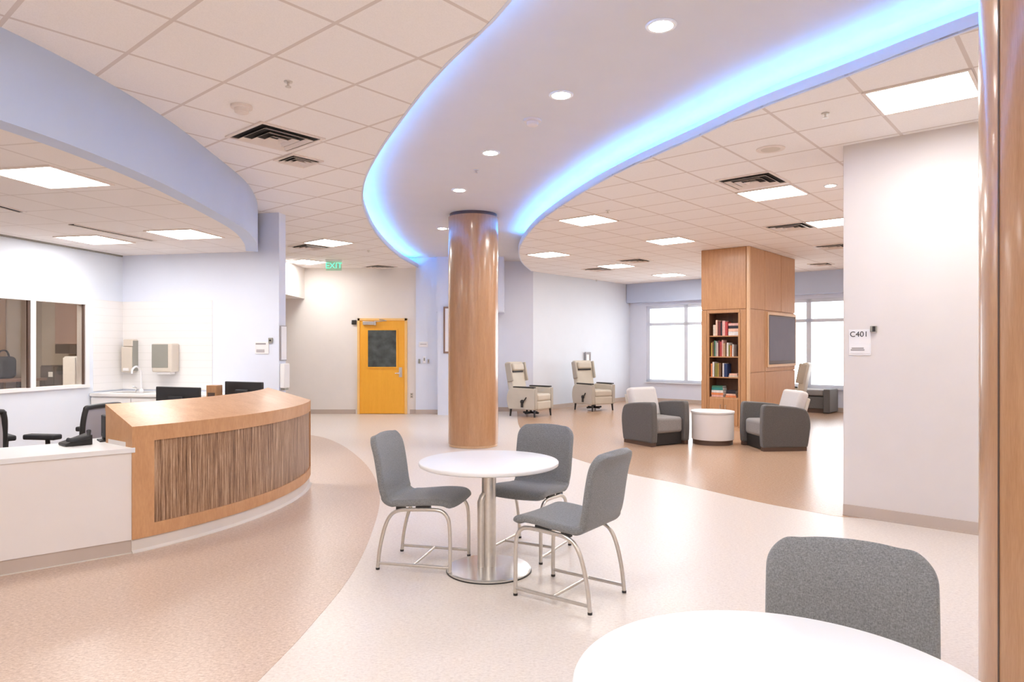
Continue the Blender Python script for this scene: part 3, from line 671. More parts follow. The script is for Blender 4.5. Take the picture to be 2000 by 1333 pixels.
# ---------------------------------------------------------------- cafe chairs and tables
def make_cafe_chair(label, loc, rz, group):
    t = thing('cafe_chair', label, 'chair', loc, rz, group)
    prof = catmull([Vector(p) for p in [(.255, .428), (.245, .452), (.20, .468), (.10, .468), (-.02, .456), (-.12, .447), (-.185, .455), (-.225, .495), (-.243, .56), (-.255, .64), (-.268, .72), (-.285, .80), (-.312, .868), (-.335, .895)]], 4)
    L = [0]
    for a, b in zip(prof, prof[1:]): L.append(L[-1] + (b-a).length)
    tot = L[-1]; hw = 0.238; nx = 14; rows = []; mb = MB()
    for p, l in zip(prof, L):
        dd = min(l, tot-l); r = .10 if l > tot/2 else .05
        w_ = hw - (r - math.sqrt(max(0, r*r-(r-min(dd, r))**2)))
        w_ -= 0.012*math.exp(-((l-tot*.47)/.12)**2)
        rows.append([mb.bm.verts.new((p.x + (0.012*((2*k/nx-1)**2) if l > tot*.55 else 0), w_*(2*k/nx-1), p.y + (0.008*((2*k/nx-1)**2) if l < tot*.45 else 0))) for k in range(nx+1)])
    for A, B in zip(rows, rows[1:]):
        for k in range(nx): mb.bm.faces.new((A[k], A[k+1], B[k+1], B[k]))
    o = mb.build('upholstered_shell', M['grey_fab'], t)
    s = o.modifiers.new('thick', 'SOLIDIFY'); s.thickness = .046; s.offset = 0
    d_ = o.modifiers.new('subd', 'SUBSURF'); d_.levels = 1; d_.render_levels = 2; o.data.shade_smooth()
    rt = 0.0125
    for sg in (-1, 1):
        y = .213*sg
        path = catmull([Vector((.252, y, .012)), Vector((.252, y, .15)), Vector((.249, y, .30)), Vector((.235, y, .375)), Vector((.19, y, .418)), Vector((.10, y, .424)), Vector((-.02, y, .418)), Vector((-.10, y, .410)), Vector((-.165, y, .375)), Vector((-.21, y, .29)), Vector((-.245, y, .15)), Vector((-.262, y, .012))], 6)
        f_ = MB().tube(path, rt, 12).build('side_frame', M['steel'], t, smooth=60)
        MB().lathe([(.0135, .0), (.0135, .014)], 12, c=(.252, y)).build('glide', M['black'], f_)
        MB().lathe([(.0135, .0), (.0135, .014)], 12, c=(-.262, y)).build('glide', M['black'], f_)
        MB().tube([(.252, y, .045), (-.257, y, .045)], .0105, 12).build('foot_rail', M['steel'], t, smooth=60)
        MB().box((.06, y*.93, .437), (.10, .03, .022)).build('seat_bracket', M['black'], t)
        MB().box((-.10, y*.93, .423), (.06, .03, .022)).build('seat_bracket', M['black'], t)
    MB().tube([(-.01, -.213, .045), (-.01, .213, .045)], .0105, 12).build('crossbar', M['steel'], t, smooth=60)
    return t
CG = 'grey cafe chairs with bent steel frames'
ch = make_cafe_chair('grey cafe chair at the left of the cafe table, facing right', (-.605, 4.76), R(-13.2), CG)
dup(ch, (.35, 4.155), R(144.2), 'grey cafe chair at the right of the cafe table, its back to the viewer', CG)
dup(ch, (.128, 5.045), R(-117.7), 'grey cafe chair on the far side of the cafe table, next to the column', CG)
dup(ch, (.905, 1.83), R(-116), 'grey cafe chair behind the foreground table, only its back showing', CG)

def make_table(label, loc, rz):
    t = thing('cafe_table', label, 'table', loc, rz, 'round white pedestal tables')
    r = .470; zt = .740
    MB().lathe([(r-.012, zt-.030), (r-.002, zt-.024), (r, zt-.015), (r, zt-.006), (r-.004, zt-.001), (r-.008, zt)], 96).build('table_top', M['laminate'], t, smooth=40)
    MB().lathe([(.048, .03), (.048, zt-.055), (.10, zt-.045), (.10, zt-.030)], 36).build('pedestal', M['steel'], t, smooth=30)
    MB().tube([(-.052, -.035, .03), (-.052, -.035, .47), (-.040, -.03, .50), (-.028, -.02, .515)], .024, 14).build('side_post', M['steel'], t, smooth=50)
    MB().lathe([(.285, .006), (.285, .016), (.275, .022), (.06, .034)], 64).build('base_disc', M['steel_pol'], t, smooth=25)
    MB().lathe([(.288, 0), (.288, .007)], 64).build('base_rim', M['black'], t, smooth=40)
    return t
tb = make_table('round white cafe table with three grey chairs around it', (-.156, 4.60), 0)
dup(tb, (.605, 1.51), R(20), 'round white cafe table cut off at the bottom of the picture')

# ---------------------------------------------------------------- lounge armchairs and drum table
def make_armchair(label, loc, rz, group):
    t = thing('armchair', label, 'armchair', loc, rz, group)
    arm = catmull([Vector(p) for p in [(.36, .055), (.372, .25), (.365, .50), (.345, .66), (.25, .672), (.0, .655), (-.22, .625), (-.32, .57), (-.365, .40), (-.345, .20), (-.32, .055)]], 3)
    for sg in (-1, 1):
        MB().extrude_profile([(p.x, p.y) for p in arm], .275*sg, .385*sg).build('arm_panel', M['dark_fab'], t, bevel=.022, seg=4)
    MB().bb(-.30, .335, -.272, .272, .19, .43).build('seat_cushion', M['seat_fab'], t, bevel=.05, seg=5)
    mm = Matrix.Translation((-.27, 0, .60)) @ Matrix.Rotation(R(-17), 4, 'Y')
    MB().box((0, 0, .02), (.15, .55, .50), 0, mm).build('back_cushion', M['light_fab'], t, bevel=.055, seg=5)
    MB().box((-.085, 0, -.06), (.05, .545, .50), 0, mm).build('back_shell', M['beige_vinyl'], t, bevel=.02)
    MB().bb(-.31, .30, -.27, .27, .012, .19).build('base_frame', M['black'], t)
    for sg in (-1, 1):
        MB().bb(-.31, .35, .29*sg, .37*sg, .0, .056).build('runner', M['dark_wood'], t)
    return t
ac = make_armchair('charcoal armchair with pale back cushion, left of the drum table', (2.257, 10.756), R(-60), 'charcoal lounge armchairs')
dup(ac, (3.94, 10.24), R(186), 'charcoal armchair with pale back cushion, right of the drum table', 'charcoal lounge armchairs')
q = Vector((3.15, 10.70)); t = thing('drum_table', 'white drum side table on a dark plinth between the armchairs', 'side table', (q.x, q.y, 0))
MB().lathe([(.305, 0), (.305, .075)], 56).build('plinth', M['dark_wood'], t, smooth=40)
MB().lathe([(.315, .075), (.32, .08), (.32, .475), (.315, .48)], 64).build('drum_body', M['desk_white'], t, smooth=40)
MB().lathe([(.325, .48), (.33, .486), (.33, .51), (.324, .516)], 64).build('table_top', M['laminate'], t, smooth=40)

# recliners
def make_recliner(label, loc, rz, group):
    t = thing('recliner', label, 'recliner', loc, rz, group)
    BV = M['beige_vinyl']
    side = catmull([Vector(p) for p in [(.33, .16), (.335, .40), (.33, .60), (.20, .625), (-.15, .63), (-.33, .60), (-.40, .45), (-.40, .30), (-.36, .16)]], 3)
    for sg in (-1, 1):
        MB().extrude_profile([(p.x, p.y) for p in side], .27*sg, .36*sg).build('side_panel', BV, t, bevel=.018, seg=3)
        ca = MB().box((.04, .315*sg, .645), (.56, .085, .028)).build('arm_cap', M['black'], t, bevel=.011)
        MB().box((.345, .315*sg, .40), (.02, .088, .44)).build('front_facing', M['beige_dark'], t, bevel=.008)
    lv = MB().lathe([(.045, 0), (.045, .02)], 20, M=Matrix.Translation((.02, -.36, .33)) @ Matrix.Rotation(R(90), 4, 'X')).box((.02, -.375, .27), (.05, .02, .12)).build('lever_hub', M['black'], t)
    MB().tube([(.02, -.38, .34), (.09, -.39, .36), (.14, -.39, .43)], .013, 8).build('lever', M['black'], lv)
    MB().bb(-.30, .36, -.265, .265, .34, .50).build('seat_cushion', BV, t, bevel=.045, seg=4)
    MB().bb(.28, .36, -.265, .265, .16, .345).build('footrest', BV, t, bevel=.025, seg=3)
    MB().bb(-.33, .28, -.262, .262, .17, .34).build('base_frame', M['beige_dark'], t)
    mm = Matrix.Translation((-.34, 0, .46)) @ Matrix.Rotation(R(-11), 4, 'Y')
    MB().box((0, 0, .36), (.14, .56, .76), 0, mm).build('backrest', BV, t, bevel=.05, seg=4)
    for sg in (-1, 1): MB().box((.05, .285*sg, .50), (.15, .05, .42), 0, mm).build('back_wing', M['beige_dark'], t, bevel=.02)
    hp = MB().box((.085, 0, .605), (.10, .43, .17), 0, mm).build('head_pillow', BV, t, bevel=.045, seg=4)
    MB().box((.078, 0, .505), (.02, .40, .035), 0, mm).build('pillow_shadow', M['black_soft'], hp)  # dark strip painting the shadow below the head pillow
    MB().bb(-.20, .20, -.02, .02, .05, .09).bb(-.02, .02, -.22, .22, .05, .09).bb(-.02, .02, -.02, .02, .09, .17).build('undercarriage', M['black'], t)
    for x in (.30, -.32):
        for sg in (-1, 1):
            MB().tube([(x, .31*sg, .165), (x*1.04, .32*sg, .0)], .026, 10, taper=.017).build('leg', M['black'], t, smooth=50)
    return t
RG = 'beige recliners'
rc = make_recliner('beige recliner nearest the round wood column', (.42, 15.08), R(-36), RG)
dup(rc, (1.98, 16.45), R(-56), 'beige recliner against the white lounge wall, second from the column', RG)
dup(rc, (5.86, 14.70), R(150), 'beige recliner mostly hidden behind the wood pillar and an armchair', RG)

# window bench
q = U(1590, 805); t = thing('bench', 'low charcoal bench with one solid end under the right window', 'bench', (q.x, q.y, 0), math.atan2(-EA.y, -EA.x))
MB().bb(-.75, .30, -.30, .30, .40, .535).build('seat_cushion', M['seat_fab'], t, bevel=.035, seg=4)
MB().bb(-.75, .30, -.29, .29, .10, .37).build('body', M['dark_fab'], t, bevel=.02)
MB().bb(-.74, .29, -.24, .26, .365, .402).build('gap_shadow_strip', M['black'], t)  # black strip painting the shadow between seat cushion and body
MB().bb(.30, .44, -.33, .33, .02, .555).build('end_panel', M['dark_fab'], t, bevel=.02)
MB().bb(-.70, .28, -.24, .24, .0, .10).build('plinth', M['dark_wood'], t)

# ---------------------------------------------------------------- nurse desk
CC = Vector((-5.158, 6.805)); RD = 3.022
def ap(a, r=RD): return CC + Vector((math.cos(R(a)), math.sin(R(a)))) * r
A0, A1 = -37.6, 14.0
def arcpl(a0, a1, n=48, r=RD): return [ap(a0+(a1-a0)*k/n, r) for k in range(n+1)]
ND = thing('reception_counter', 'curved wood reception counter with a streaked front panel and sloped top', 'counter', (*ap(A0), 0))
NDo = Vector((*ap(A0), 0))
def nd(mb, name, mat, parent=ND, **kw):
    o = mb.build(name, mat, parent, **kw); o.data.transform(Matrix.Translation(-NDo)); return o
PLF = arcpl(A0, A1)      # travelling counter-clockwise: left side is inward
zb, zf, zk = .10, .925, 1.068
aL, aR = A0+3.0, A1-.35
nd(MB().band(PLF, [(-.0, zf-.115), (-.0, zf), (.45, zk), (.45, zk-.05), (.05, zf-.115)]), 'sloped_top', M['wood_desk'], smooth=30)
nd(MB().band(PLF, [(.0, zb), (.0, .195), (.05, .195), (.05, zb)]), 'bottom_rail', M['wood_desk'], smooth=30)
nd(MB().band(arcpl(A0, aL, 6), [(.0, .195), (.0, zf-.115), (.05, zf-.115), (.05, .195)]), 'end_stile', M['wood_desk'], smooth=30)
nd(MB().band(arcpl(aR, A1, 3), [(.0, .195), (.0, zf-.115), (.05, zf-.115), (.05, .195)]), 'end_stile', M['dark_wood'], smooth=30)
nd(MB().band(arcpl(aL, aR), [(.014, .195), (.014, zf-.115), (.05, zf-.115), (.05, .195)]), 'streaked_panel', M['reed'], smooth=30)
for a, s in ((A0, 1), (A1, -1)):
    mb = MB()
    p0, p1 = ap(a), ap(a, RD-.45); t2 = Vector((-math.sin(R(a)), math.cos(R(a)))) * s
    e = [(p0, zb), (p0, zf-.001), (p1, zk-.001), (p1, zb)]
    if s == 1:
        v = [mb.bm.verts.new((p.x - t2.x*.001, p.y - t2.y*.001, z)) for p, z in e]; w_ = [mb.bm.verts.new((p.x + t2.x*.03, p.y + t2.y*.03, z)) for p, z in e]
    else:
        v = [mb.bm.verts.new((p.x + t2.x*.03, p.y + t2.y*.03, z)) for p, z in e]; w_ = [mb.bm.verts.new((p.x - t2.x*.001, p.y - t2.y*.001, z)) for p, z in e]
    mb.bm.faces.new(v); mb.bm.faces.new(w_[::-1])
    for i in range(4): mb.bm.faces.new((v[i], v[(i+1) % 4], w_[(i+1) % 4], w_[i]))
    nd(mb, 'end_panel', M['wood_desk'])
nd(MB().band(arcpl(A0, A1), [(.05, zb), (.05, zf-.12), (.40, zf-.12), (.40, zb)]), 'carcass', M['desk_white'], smooth=30)
nd(MB().band(PLF, [(.012, 0), (.012, zb), (.44, zb), (.44, 0)]), 'kick_base', M['base_light'], smooth=30)
nd(MB().band(PLF, [(-.014, 0), (-.014, .006), (.012, .02), (.012, 0)]), 'cove_toe', M['base_light'], smooth=30)
# work surface behind the counter
ws = thing('work_surface', 'white work surface curving behind the wood counter', 'desk', (*ap(-14, RD-.8), 0))
o = MB().band(arcpl(A0+1, A1-1, 30, RD-.46), [(0, .70), (0, .735), (.62, .735), (.62, .70)]).build('desk_top', M['laminate'], ws, smooth=30); o.data.transform(Matrix.Translation((-ws.location.x, -ws.location.y, 0)))
for a in (A0+4, -14, A1-4):
    p = ap(a, RD-.77)
    MB().box((p.x-ws.location.x, p.y-ws.location.y, .35), (.54, .03, .70), R(a)).build('support_panel', M['desk_white'], ws)
# white desk wing
w0 = ap(A0) + Vector((.008, .02)); wd = Vector((-.566, -.483)).normalized(); wn = Vector((wd.y, -wd.x))   # outward = wd rotated
wn = Vector((-.649, .761))
WG = thing('white_desk', 'low white desk joining the left end of the wood counter', 'desk', (w0.x, w0.y, 0), math.atan2(wd.y, wd.x))
# local: +x away from counter, -y inward (behind)
MB().bb(.0, 3.2, -.02, .0, .10, .735).build('front_panel', M['desk_white'], WG)
MB().bb(.0, 3.2, -.62, .012, .735, .772).build('desk_top', M['laminate'], WG, bevel=.003, seg=2)
MB().bb(.0, 3.2, -.03, -.008, .0, .10).build('kick_base', M['base'], WG)
MB().bb(.0, 3.2, -.03, .004, .0, .008).build('cove_toe', M['base_light'], WG)
MB().bb(3.17, 3.2, -.60, -.02, .0, .735).build('end_panel', M['desk_white'], WG)
MB().bb(.002, .03, -.60, -.02, .0, .735).build('end_panel', M['desk_white'], WG)

# back counter with sink and tap
SK = thing('sink_counter', 'white sink counter along the lavender back wall', 'counter', (*(C0), 0), ANG_W)
MB().bb(.015, 1.9, -.60, -.012, .86, .90).build('counter_top', M['laminate'], SK, bevel=.004)
MB().bb(.02, 1.88, -.57, -.014, .10, .86).build('cabinet_body', M['laminate'], SK)
for k in range(3):
    dd = MB().bb(.03+.615*k, .03+.60+.615*k, -.59, -.57, .12, .84).build('cabinet_door', M['laminate'], SK, bevel=.003)
    MB().tube([(.50+.615*k, -.59, .78), (.50+.615*k, -.62, .78), (.50+.615*k, -.62, .66), (.50+.615*k, -.59, .66)], .006, 6).build('handle', M['steel'], dd)
MB().bb(.02, 1.88, -.52, -.05, .0, .10).build('toe_kick', M['base'], SK)
MB().bb(.22, .72, -.48, -.16, .896, .9015).build('sink_basin', M['steel_pol'], SK)
STM = Matrix.Translation((C0.x, C0.y, 0)) @ Matrix.Rotation(ANG_W, 4, 'Z')
p = STM @ Vector((.40, -.12, .90)); t = thing('faucet', 'white gooseneck tap at the sink by the back wall', 'tap', p, ANG_W)
MB().lathe([(.03, .0), (.026, .03), (.016, .035)], 20).build('base', M['frame_white'], t, smooth=40)
MB().tube(catmull([Vector((0, 0, .02)), Vector((0, 0, .20)), Vector((0, -.02, .30)), Vector((0, -.09, .345)), Vector((0, -.16, .31)), Vector((0, -.175, .25))], 6), .013, 10).build('spout', M['frame_white'], t, smooth=60)
MB().tube([(-.08, 0, .0), (-.08, 0, .05), (-.13, -.01, .07)], .011, 8).build('handle', M['chrome'], t, smooth=50)
p = STM @ Vector((.155, -.055, 1.16)); t = thing('soap_dispenser', 'tall beige dispenser in the corner by the window wall', 'dispenser', p, ANG_W)
MB().bb(-.09, .09, -.055, .045, 0, .36).build('body', M['beige_plastic'], t, bevel=.02, seg=4)
MB().bb(-.05, .10, -.06, .045, .36, .46).build('top_housing', M['beige_plastic'], t, bevel=.012)
MB().bb(.092, .104, -.05, .045, .02, .44).build('side_trim', M['grey_plastic'], t)
MB().bb(-.04, .04, -.08, -.05, .02, .06).build('push_lever', M['plate'], t, bevel=.006)
p = STM @ Vector((.76, -.011, 1.14)); t = thing('towel_dispenser', 'paper towel dispenser with a grey window on the tiled back wall', 'dispenser', p, ANG_W)
MB().bb(-.155, .155, -.16, 0, .03, .42).build('housing', M['beige_plastic'], t, bevel=.018, seg=4)
MB().bb(-.15, .10, -.165, -.155, .09, .41).build('window', M['grey_plastic'], t, bevel=.004)
MB().bb(-.09, .12, -.14, -.04, .0, .04).build('paper_outlet', M['plate'], t, bevel=.008)
# signs on the back wall and the end wall
p = STM @ Vector((2.17, -.002, 1.42)); t = thing('room_sign', 'white sign plate with a dark bar near the end of the lavender wall', 'sign', p, ANG_W)
MB().bb(-.10, .10, -.010, 0, 0, .16).build('plate', M['plate'], t, bevel=.002)
MB().bb(-.09, .06, -.012, -.009, .125, .145).build('printed_bar', M['ink_grey'], t)
MB().bb(-.08, .04, -.012, -.009, .02, .06).build('printed_field', M['mesh_grey'], t)
p = STM @ Vector((2.30, -.002, 1.60)); t = thing('wall_sensor', 'small dark square sensor beside the sign on the lavender wall', 'sensor', p, ANG_W)
MB().bb(-.03, .03, -.02, 0, -.035, .035).build('housing', M['grey_plastic'], t, bevel=.004)
MB().lathe([(.014, 0), (.012, .008)], 14, M=Matrix.Translation((0, -.02, 0)) @ Matrix.Rotation(R(90), 4, 'X')).build('lens', M['black'], t)
p = Vector((*(BW + EN*.085 + EW*.012), 0)); t = thing('notice_board', 'narrow framed board on the end of the lavender wall, seen edge-on', 'notice board', (p.x, p.y, 1.33), ANG_W)
MB().bb(-.012, .010, -.075, .075, 0, .47).build('frame', M['ink_grey'], t, bevel=.003)
MB().bb(.009, .012, -.065, .065, .01, .46).build('board', M['plate'], t)
t = thing('wall_dispenser', 'white dispenser on the end of the lavender wall, under the board', 'dispenser', (p.x, p.y, .93), ANG_W)
MB().bb(-.012, .06, -.07, .07, .03, .36).build('body', M['white'], t, bevel=.012)
MB().bb(-.005, .05, -.05, .05, 0, .035).build('drip_tray', M['grey_plastic'], t)

# monitors, box, chairs, phone
def make_monitor(label, loc, rz, w_):
    t = thing('monitor', label, 'monitor', loc, rz, 'black monitors behind the reception counter')
    MB().bb(-w_/2, w_/2, -.02, .012, .10, .395).build('screen_housing', M['black'], t, bevel=.008)
    MB().bb(-w_/2+.015, w_/2-.015, .0118, .014, .115, .38).build('screen', M['screen'], t)
    MB().bb(-.09, .09, -.05, -.018, .18, .31).build('back_box', M['black_soft'], t, bevel=.01)
    MB().bb(-.03, .03, -.03, -.015, .0, .22).build('stand', M['black'], t)
    MB().bb(-.12, .12, -.09, .09, .0, .014).build('base', M['black'], t, bevel=.005)
    return t
a = U(345, 771, 1.08)
mA = make_monitor('left black monitor rising just above the counter edge', (-3.16, 6.46, .735), R(-22), .55)
dup(mA, (-2.93, 7.46, .735), R(-25), 'right black monitor above the counter, beside the wooden box', 'black monitors behind the reception counter')
t = thing('desk_organizer', 'small wooden box standing left of the right monitor', 'box', (-3.24, 7.42, .735), R(-15))
MB().bb(-.065, .065, -.05, .05, .0, .36).build('body', M['wood'], t, bevel=.004)
MB().bb(-.045, .045, -.054, -.049, .22, .28).build('slot', M['dark_wood'], t)

def make_task_chair(label, loc, rz):
    t = thing('task_chair', label, 'chair', loc, rz, 'black task chairs behind the nurse desk')
    MB().bb(-.23, .23, -.24, .24, .43, .50).build('seat', M['black_soft'], t, bevel=.03, seg=4)
    fr_ = catmull([Vector(p) for p in [(-.25, -.20, .56), (-.265, -.215, .80), (-.285, -.205, .955), (-.29, -.16, .985), (-.29, .16, .985), (-.285, .205, .955), (-.265, .215, .80), (-.25, .20, .56), (-.247, .15, .54), (-.247, -.15, .54)]], 5, closed=True)
    bf = MB().tube(fr_ + [fr_[0]], .022, 10).build('back_frame', M['black'], t, smooth=60)
    MB().box((-.275, 0, .77), (.012, .40, .40), 0, Matrix.Translation((0, 0, 0))).build('back_mesh', M['mesh_grey'], bf)
    MB().box((-.26, 0, .66), (.03, .40, .035)).build('lumbar_bar', M['black'], bf)
    MB().tube([(-.24, 0, .58), (-.27, 0, .45), (-.05, 0, .42)], .025, 8).build('back_post', M['black'], t, smooth=50)
    for sg in (-1, 1):
        MB().tube([(.0, .20*sg, .44), (0, .28*sg, .46), (0, .29*sg, .72)], .018, 8).build('arm_post', M['black'], t, smooth=50)
        MB().box((.05, .29*sg, .74), (.30, .10, .045)).build('arm_pad', M['black_soft'], t, bevel=.014)
    MB().lathe([(.028, .09), (.028, .43)], 16).build('gas_lift', M['black'], t, smooth=40)
    for k in range(5):
        a_ = 2*math.pi*k/5 + .3; c, s = math.cos(a_), math.sin(a_)
        lg = MB().tube([(0, 0, .10), (.29*c, .29*s, .075)], .024, 8, taper=.016).build('star_leg', M['black'], t, smooth=50)
        MB().lathe([(.028, -.012), (.028, .012)], 14, M=Matrix.Translation((.29*c, .29*s, .029)) @ Matrix.Rotation(a_, 4, 'Z') @ Matrix.Rotation(R(90), 4, 'X')).build('caster', M['black'], lg)
    return t
tc = make_task_chair('black-framed task chair at the left picture edge behind the white desk', (-4.47, 5.55), R(140))
dup(tc, (-3.92, 6.10), R(172), 'black task chair half hidden by the left end of the wood counter')
t = thing('desk_phone', 'dark desk phone on the white desk beside the wood counter', 'telephone', (-3.28, 5.12, .772), R(50))
MB().extrude_profile([(-.09, .0), (.09, .0), (.09, .075), (-.09, .02)], -.08, .08).build('body', M['black'], t, bevel=.006)
MB().tube([(.07, -.06, .105), (.06, -.09, .06), (-.05, -.09, .045), (-.07, -.06, .05)], .016, 8).build('handset', M['black_soft'], t, smooth=60)
t = thing('desk_monitor', 'dark screen on the white desk beside the wood counter end', 'monitor', (-3.195, 5.37, .772), R(40))
MB().bb(-.03, .0, -.12, .05, .03, .20).build('screen_housing', M['black_soft'], t, bevel=.006)
MB().bb(-.06, .05, -.10, .04, .0, .012).build('base', M['black'], t)
MB().bb(-.03, -.005, -.05, .01, .0, .06).build('stand', M['black'], t)

# office contents behind the glass
AOF = ANG_W                                   # local +x out of the wall towards the office is -EW
# local -y faces the viewer, +x runs toward the station (the end wall of the office)
def oend(n, d, z): q = ofc(-1.2, n) - EN*d; return (q.x, q.y, z)
t = thing('wall_cabinet', 'brown wall cabinet seen through the office window', 'cabinet', oend(1.765, .02, 1.41), ANG_W)
MB().bb(-.22, .22, -.32, .0, 0, .98).build('body', M['cab_brown'], t)
MB().bb(-.215, .215, -.34, -.32, .15, .97).build('door', M['cab_brown'], t, bevel=.004)
MB().bb(-.215, .215, -.335, -.32, .0, .14).build('lower_rail', M['cab_dark'], t)
t = thing('base_cabinet', 'dark brown cabinet low in the office behind the window', 'cabinet', oend(1.99, .02, 0), ANG_W)
MB().bb(-.24, .28, -.35, .0, 0, 1.22).build('body', M['cab_dark'], t)
for x0, x1 in ((-.235, .015), (.025, .275)): MB().bb(x0, x1, -.368, -.35, .08, 1.20).build('door', M['cab_dark'], t, bevel=.004)
MB().bb(-.08, .0, -.372, -.367, 1.04, 1.12).build('paper_note', M['paper'], t)
MB().lathe([(.07, 0), (.07, .012)], 24, M=Matrix.Translation((.15, -.366, 1.14)) @ Matrix.Rotation(R(90), 4, 'X')).build('dark_opening', M['black'], t)
t = thing('white_appliance', 'white upright appliance at the right end of the office window', 'appliance', oend(1.48, .30, 0), ANG_W)
MB().bb(-.12, .11, -.28, .0, 0, 1.37).build('body', M['white'], t, bevel=.02)
MB().bb(-.115, .105, -.30, -.28, .1, 1.35).build('door', M['white'], t, bevel=.008)
q = ofc(-.34, 2.40); t = thing('backpack', 'blue and black bag hanging at the left edge of the office window', 'bag', (q.x, q.y, 1.03), ANG_W)
MB().bb(-.08, .10, -.16, .16, 0, .34).build('bag_body', M['black_soft'], t, bevel=.07, seg=5)
MB().bb(-.05, .09, -.20, -.14, .06, .28).build('front_pocket', M['blue'], t, bevel=.025, seg=4)
MB().tube(catmull([Vector((0, -.1, .32)), Vector((.0, -.05, .42)), Vector((0, .05, .42)), Vector((0, .1, .32))], 5), .012, 6).build('strap', M['black'], t)
q = ofc(-.34, 2.30); t = thing('office_table', 'brown table under the blue bag in the office', 'table', (q.x, q.y, 0), ANG_W)
MB().bb(-.25, .28, -.4, .4, .99, 1.03).build('table_top', M['cab_brown'], t)
for x in (-.2, .24):
    for y in (-.35, .35): MB().bb(x-.025, x+.025, y-.025, y+.025, 0, .99).build('leg', M['cab_dark'], t)
q = ofc(1.0, 1.4); t = thing('ceiling_light', 'unseen added square light panel in the office ceiling behind the window', 'ceiling light', (q.x, q.y, 2.70), ANG_W)  # unseen lamp, added to brighten the office interior
MB().bb(-.2, .2, -.2, .2, -.012, -.002).build('diffuser', emit('office_panel_light', (1, .95, .88), 85.0), t)
MB().bb(-.23, .23, -.23, -.2, -.014, 0).bb(-.23, .23, .2, .23, -.014, 0).bb(-.23, -.2, -.2, .2, -.014, 0).bb(.2, .23, -.2, .2, -.014, 0).build('frame', M['vent'], t)

# ---------------------------------------------------------------- small wall fittings
def onY(px, py, Y): return Vector(((px-1000)/F*Y, Y, H-(py-HZ)/F*Y))
p = onY(692, 630, 15.5); t = thing('security_sensor', 'small black device on the wall at the upper left of the amber door', 'sensor', (p.x, 15.5, p.z))
MB().bb(-.05, .05, -.05, -.001, -.05, .05).build('housing', M['black'], t, bevel=.01)
MB().bb(-.08, -.05, -.02, -.001, -.03, .03).build('bracket', M['plate'], t)
p = onY(804, 773, 15.5); t = thing('wall_outlet', 'grey outlet plate low on the wall right of the amber door', 'outlet', (p.x, 15.5, p.z))
MB().bb(-.035, .035, -.008, -.001, -.06, .06).build('plate', M['beige_plastic'], t)
MB().bb(-.018, .018, -.011, -.007, .012, .042).bb(-.018, .018, -.011, -.007, -.042, -.012).build('sockets', M['grey_plastic'], t)
for (px, py), nm, lb, cat, w_, h_, m_ in (((819, 706), 'card_reader', 'grey card reader left in the row of devices on the lavender wall', 'card reader', .045, .10, 'grey_plastic'), ((829, 703), 'intercom', 'white intercom in the middle of the devices on the lavender wall', 'intercom', .06, .16, 'plate'), ((837, 706), 'switch_plate', 'grey switch plate right in the row of devices on the lavender wall', 'switch', .045, .10, 'mesh_grey')):
    p = onY(px, py, 15.44); t = thing(nm, lb, cat, (p.x, 15.44, p.z))
    MB().bb(-w_/2, w_/2, -.025, -.001, -h_/2, h_/2).build('housing', M[m_], t, bevel=.004)
    MB().bb(-w_/4, w_/4, -.028, -.024, -h_/6, h_/4).build('face', M['grey_plastic'], t)
p = onY(827, 673, 15.44); t = thing('room_sign', 'pale arched sign above the devices on the lavender wall', 'sign', (p.x, 15.44, p.z))
MB().bb(-.10, .10, -.012, -.001, -.06, .06).build('plate', M['plate'], t, bevel=.003)
MB().bb(-.07, .07, -.014, -.011, -.005, .012).build('printed_bar', M['mesh_grey'], t)
p = onY(868, 645, 15.2); t = thing('picture_frame', 'thin dark picture frame peeking out left of the round column', 'picture', (p.x+.25, 15.2, p.z))
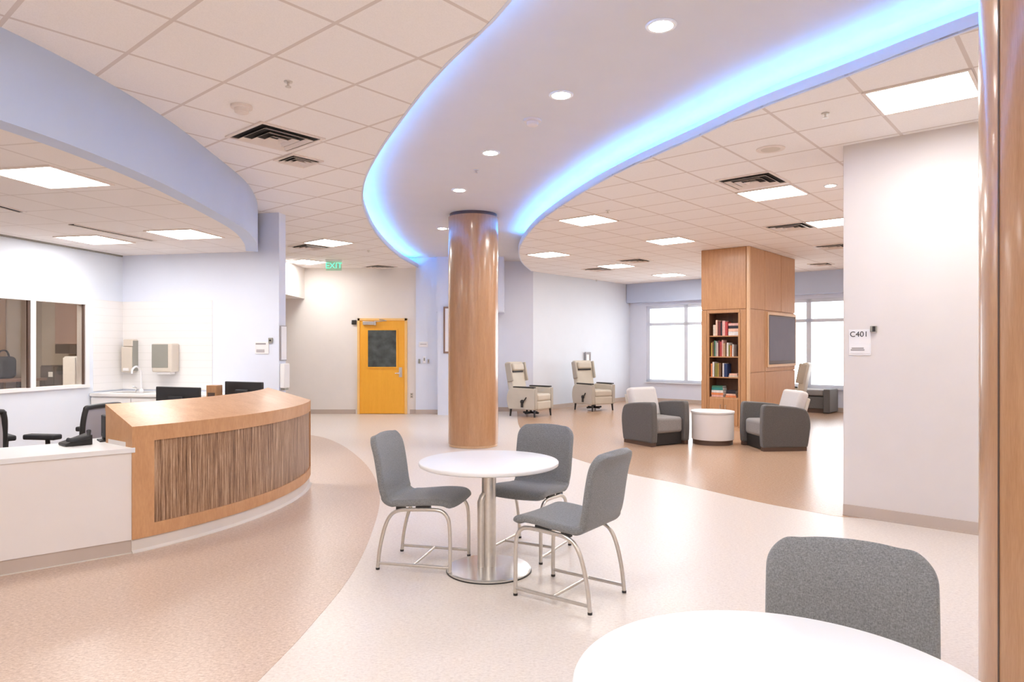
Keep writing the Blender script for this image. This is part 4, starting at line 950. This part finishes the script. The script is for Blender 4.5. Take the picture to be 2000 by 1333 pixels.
MB().bb(-.27, .27, -.03, -.001, -.52, .52).build('frame', M['cab_brown'], t, bevel=.004)
MB().bb(-.23, .23, -.034, -.029, -.48, .48).build('print', M['plate'], t)
p = WN(0); lv_ang = math.atan2(EB.y, EB.x)
# framed notice on the lounge wall above the second recliner
s_ = 2.35; q = LW0 + EB*s_; t = thing('wall_frame', 'small grey frame on the lounge wall above the second recliner', 'picture', (q.x, q.y, 1.22), lv_ang)
MB().bb(-.12, -.08, -.03, -.001, -.13, .17).bb(.08, .12, -.03, -.001, -.13, .17).bb(-.08, .08, -.03, -.001, .11, .17).bb(-.08, .08, -.03, -.001, -.13, -.10).build('frame', M['ink_grey'], t)
MB().bb(-.08, .08, -.015, -.001, -.10, .11).build('card', M['white'], t)

# room sign on the beige wall
def onRW(px, py):
    k = (px-1000)/F
    # RW0 + s*(-EA): x = k*y
    s = (RW0.x - k*RW0.y) / (k*(-EA.y) - (-EA.x))
    q = RW0 - EA*s; return Vector((q.x, q.y, H-(py-HZ)/F*q.y))
ANG_RW = math.atan2(-EA.y, -EA.x)
def RWthing(nm, lb, cat, px, py): p = onRW(px, py); return thing(nm, lb, cat, p, ANG_RW)
# wall front faces -normal: local -y points into the room
t = RWthing('room_sign', 'room number sign with small plate on the beige wall', 'sign', 1678, 668)
MB().bb(-.085, .095, -.006, -.001, -.12, .11).build('backing_plate', M['plate'], t, bevel=.002)
MB().bb(-.08, .085, -.010, -.005, -.105, -.02).build('insert_plate', M['frame_white'], t, bevel=.002)
text('room_number', 'C401', .068, M['ink'], t, (0, -.008, .065), (R(90), 0, 0))
MB().bb(-.058, .04, -.012, -.009, -.062, -.052).bb(-.066, .046, -.012, -.009, -.078, -.068).build('printed_line', M['ink_grey'], t)
t = RWthing('wall_sensor', 'small black and grey sensor on the beige wall above the room sign', 'sensor', 1707, 643)
MB().bb(-.025, .025, -.03, -.001, -.025, .025).build('housing', M['grey_plastic'], t, bevel=.004)
MB().bb(-.005, .018, -.034, -.029, -.023, .023).build('lens', M['black'], t)
